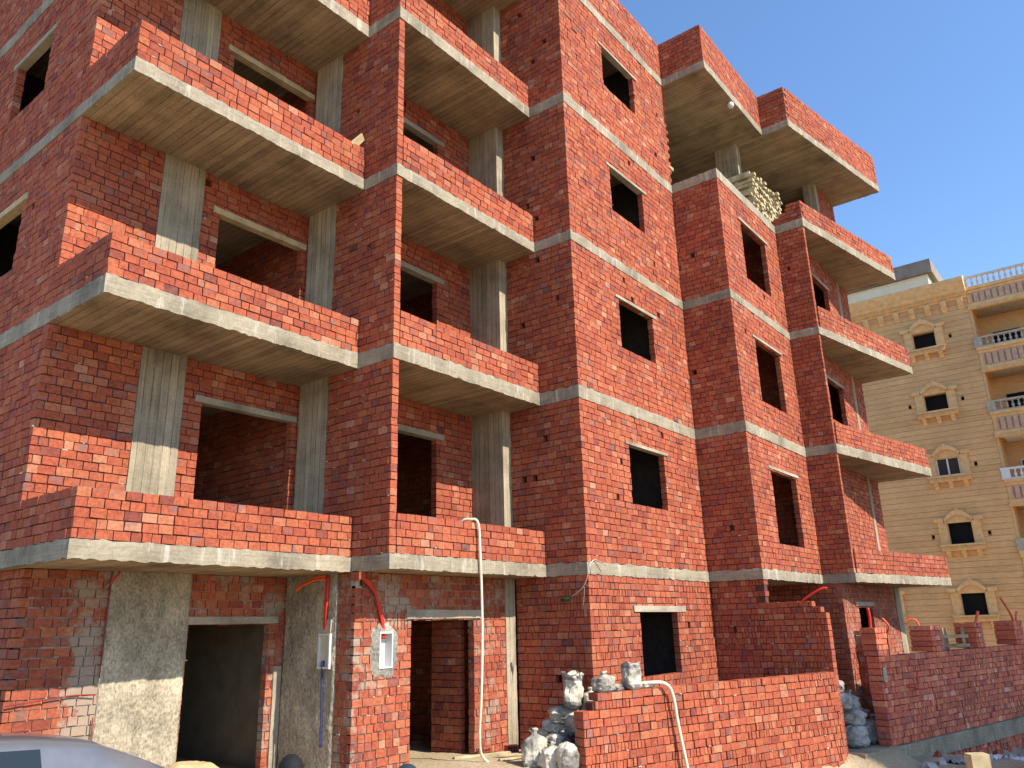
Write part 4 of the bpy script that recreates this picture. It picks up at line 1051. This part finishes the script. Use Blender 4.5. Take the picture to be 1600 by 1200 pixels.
plank('scrap plank lying between the doorway and the sack heap', (2.62, .12, ground_z(2.62, .12) + .02), .8, .06, .03, -.75)
plank('short scrap plank beside the foot of the white sacks', (2.45, -.15, ground_z(2.45, -.15) + .02), .6, .06, .025, -.35)
def hollow_brick(label, c, rz):
    t_ = thing('hollow_brick', label, 'brick', c, 'loose hollow bricks by the sack heap'); t_.rotation_euler = (0, 0, rz)
    mb = MB(); mb.box(-.10, .10, -.06, .06, 0, .11, 0, .4, .003); o = mb.build('brick_body', 'brick'); o.parent = t_
    for a in range(4):
        for b in range(2):
            mb = MB(); mb.box(-.082 + a * .043, -.055 + a * .043, -.063, -.055, .02 + b * .042, .048 + b * .042); o = mb.build('hole', 'opening_shade'); o.parent = t_  # raised black blocks stand for the shade inside the brick's perforations
hollow_brick('loose hollow brick lying flat at the foot of the concrete strip', (3.05, .42, ground_z(3.05, .42) + .0), -.5)
hollow_brick('second loose hollow brick leaning towards the white sacks', (3.2, .22, ground_z(3.2, .22) + .0), .3)
hollow_brick('loose hollow brick lying right below the door jamb', (2.55, .55, ground_z(2.55, .55)), .1)
mb = MB(); mb.box(-.055, .055, -.09, .09, 0, .105, 0, .3, .003); o = mb.build('hollow_brick', 'brick'); 
o.location = (.0, .62, 2.98); tag(o, 'perforated brick wedged under the slab at the corner above the boxes', 'brick')
mb = MB(); mb.box(-.09, .09, -.09, .09, -.9, 0, jit=.012); o = mb.build('wooden_post', 'board'); o.location = (2.86, -6.08, .89); o.rotation_euler = (0, .03, .5); tag(o, 'square wooden post end sticking up from the sand at the lower right', 'post')
mb = MB(); mb.lathe((0, 0, 0), [(.0, 0), (.24, 0), (.25, .02), (.25, .75), (.26, .78), (.24, .80), (.235, .72), (.0, .70)], 20); mb.tube([(-.25, 0, .7), (-.22, .0, .95), (0, 0, 1.05), (.22, 0, .95), (.25, 0, .7)], .008, 6)
o = mb.build('metal_drum', 'rusty', smooth=True); o.location = (10.6, -6.05, -.62); tag(o, 'grey metal drum with a wire handle at the right edge', 'drum')
# sawhorse behind the long wall
sh = thing('sawhorse', 'pale wooden trestle standing behind the long wall', 'trestle', (14.0, -4.05, -.1))
for x, y in ((13.86, -3.84), (13.93, -4.26), (14.24, -3.84), (14.31, -4.26)):
    mb = MB(); mb.box(x - .03, x + .03, y - .03, y + .03, ground_z(x, y) - .02, 2.05, jit=.006); mb.build('leg', 'timber', sh)
for z in (1.63, 1.83):
    mb = MB(); mb.hexa([(13.80, -3.74, z), (13.90, -4.36, z), (13.95, -4.36, z), (13.85, -3.74, z), (13.80, -3.74, z + .07), (13.90, -4.36, z + .07), (13.95, -4.36, z + .07), (13.85, -3.74, z + .07)]); mb.build('rail', 'timber', sh)
# scraps of plastic and stones in the sand at the right
for k in range(46):
    u = R_.uniform(-.8, 9); d = R_.uniform(-1.6, -.25); x, y = gpt(u, d); s = R_.uniform(.03, .10)
    mb = MB(); mb.box(-s, s, -s * .7, s * .7, -s * .4, s * .5, jit=s * .35); o = mb.build('rubble_stone', 'rubble' if k % 3 else 'brick'); o.location = (x, y, ground_z(x, y) + s * .2); o.rotation_euler = (R_.random(), R_.random(), R_.random() * 6)
    tag(o, 'lump of rubble in the sand below the long wall' if k % 3 else 'red brick fragment in the sand below the long wall', 'rubble', 'rubble lumps in the sand' if k % 3 else 'brick fragments in the sand')
for k, (u, d) in enumerate(((.6, -.8), (1.3, -1.1), (3.4, -.55), (3.9, -.7), (4.6, -.9), (2.2, -1.3))):
    x, y = gpt(u, d); mb = MB(); n = 7
    for j in range(n):
        for i in range(n): mb.v.append(((i / 6 - .5) * .5, (j / 6 - .5) * .3, .12 * abs(noise.noise((i * .5, j * .5, k * 3))) + .05 * noise.noise((i * 1.3, j * 1.3, k))))
    for j in range(n - 1):
        for i in range(n - 1): A = j * n + i; mb.f.append((A, A + 1, A + n + 1, A + n)); mb.mi.append(0); mb.r.append(.5); mb.r2.append(0)
    o = mb.build('plastic_scrap', 'plastic' if k % 3 else 'sack', smooth=True); o.location = (x, y, ground_z(x, y) + .03); o.rotation_euler = (0, 0, k * 1.3); tag(o, 'crumpled white plastic scrap lying in the sand below the long wall', 'plastic scrap', 'plastic scraps in the sand')

# unseen block added across the street to shade the long wall
nb = thing('shade_block', 'unseen tall pale block added across the street to shade the long garden wall', 'building', (13, -29, 0))
mb = MB(); mb.box(9.1, 17.9, -34, -24, -1, 20.9); mb.build('wall', 'grey_wall', nb)
for f in range(6):
    for k in range(2):
        mb = MB(); x = 11.0 + k * 3.9; mb.box(x, x + 1.3, -24.0, -23.985, 1.0 + f * 3.1, 2.5 + f * 3.1); mb.build('window', 'carglass', nb)
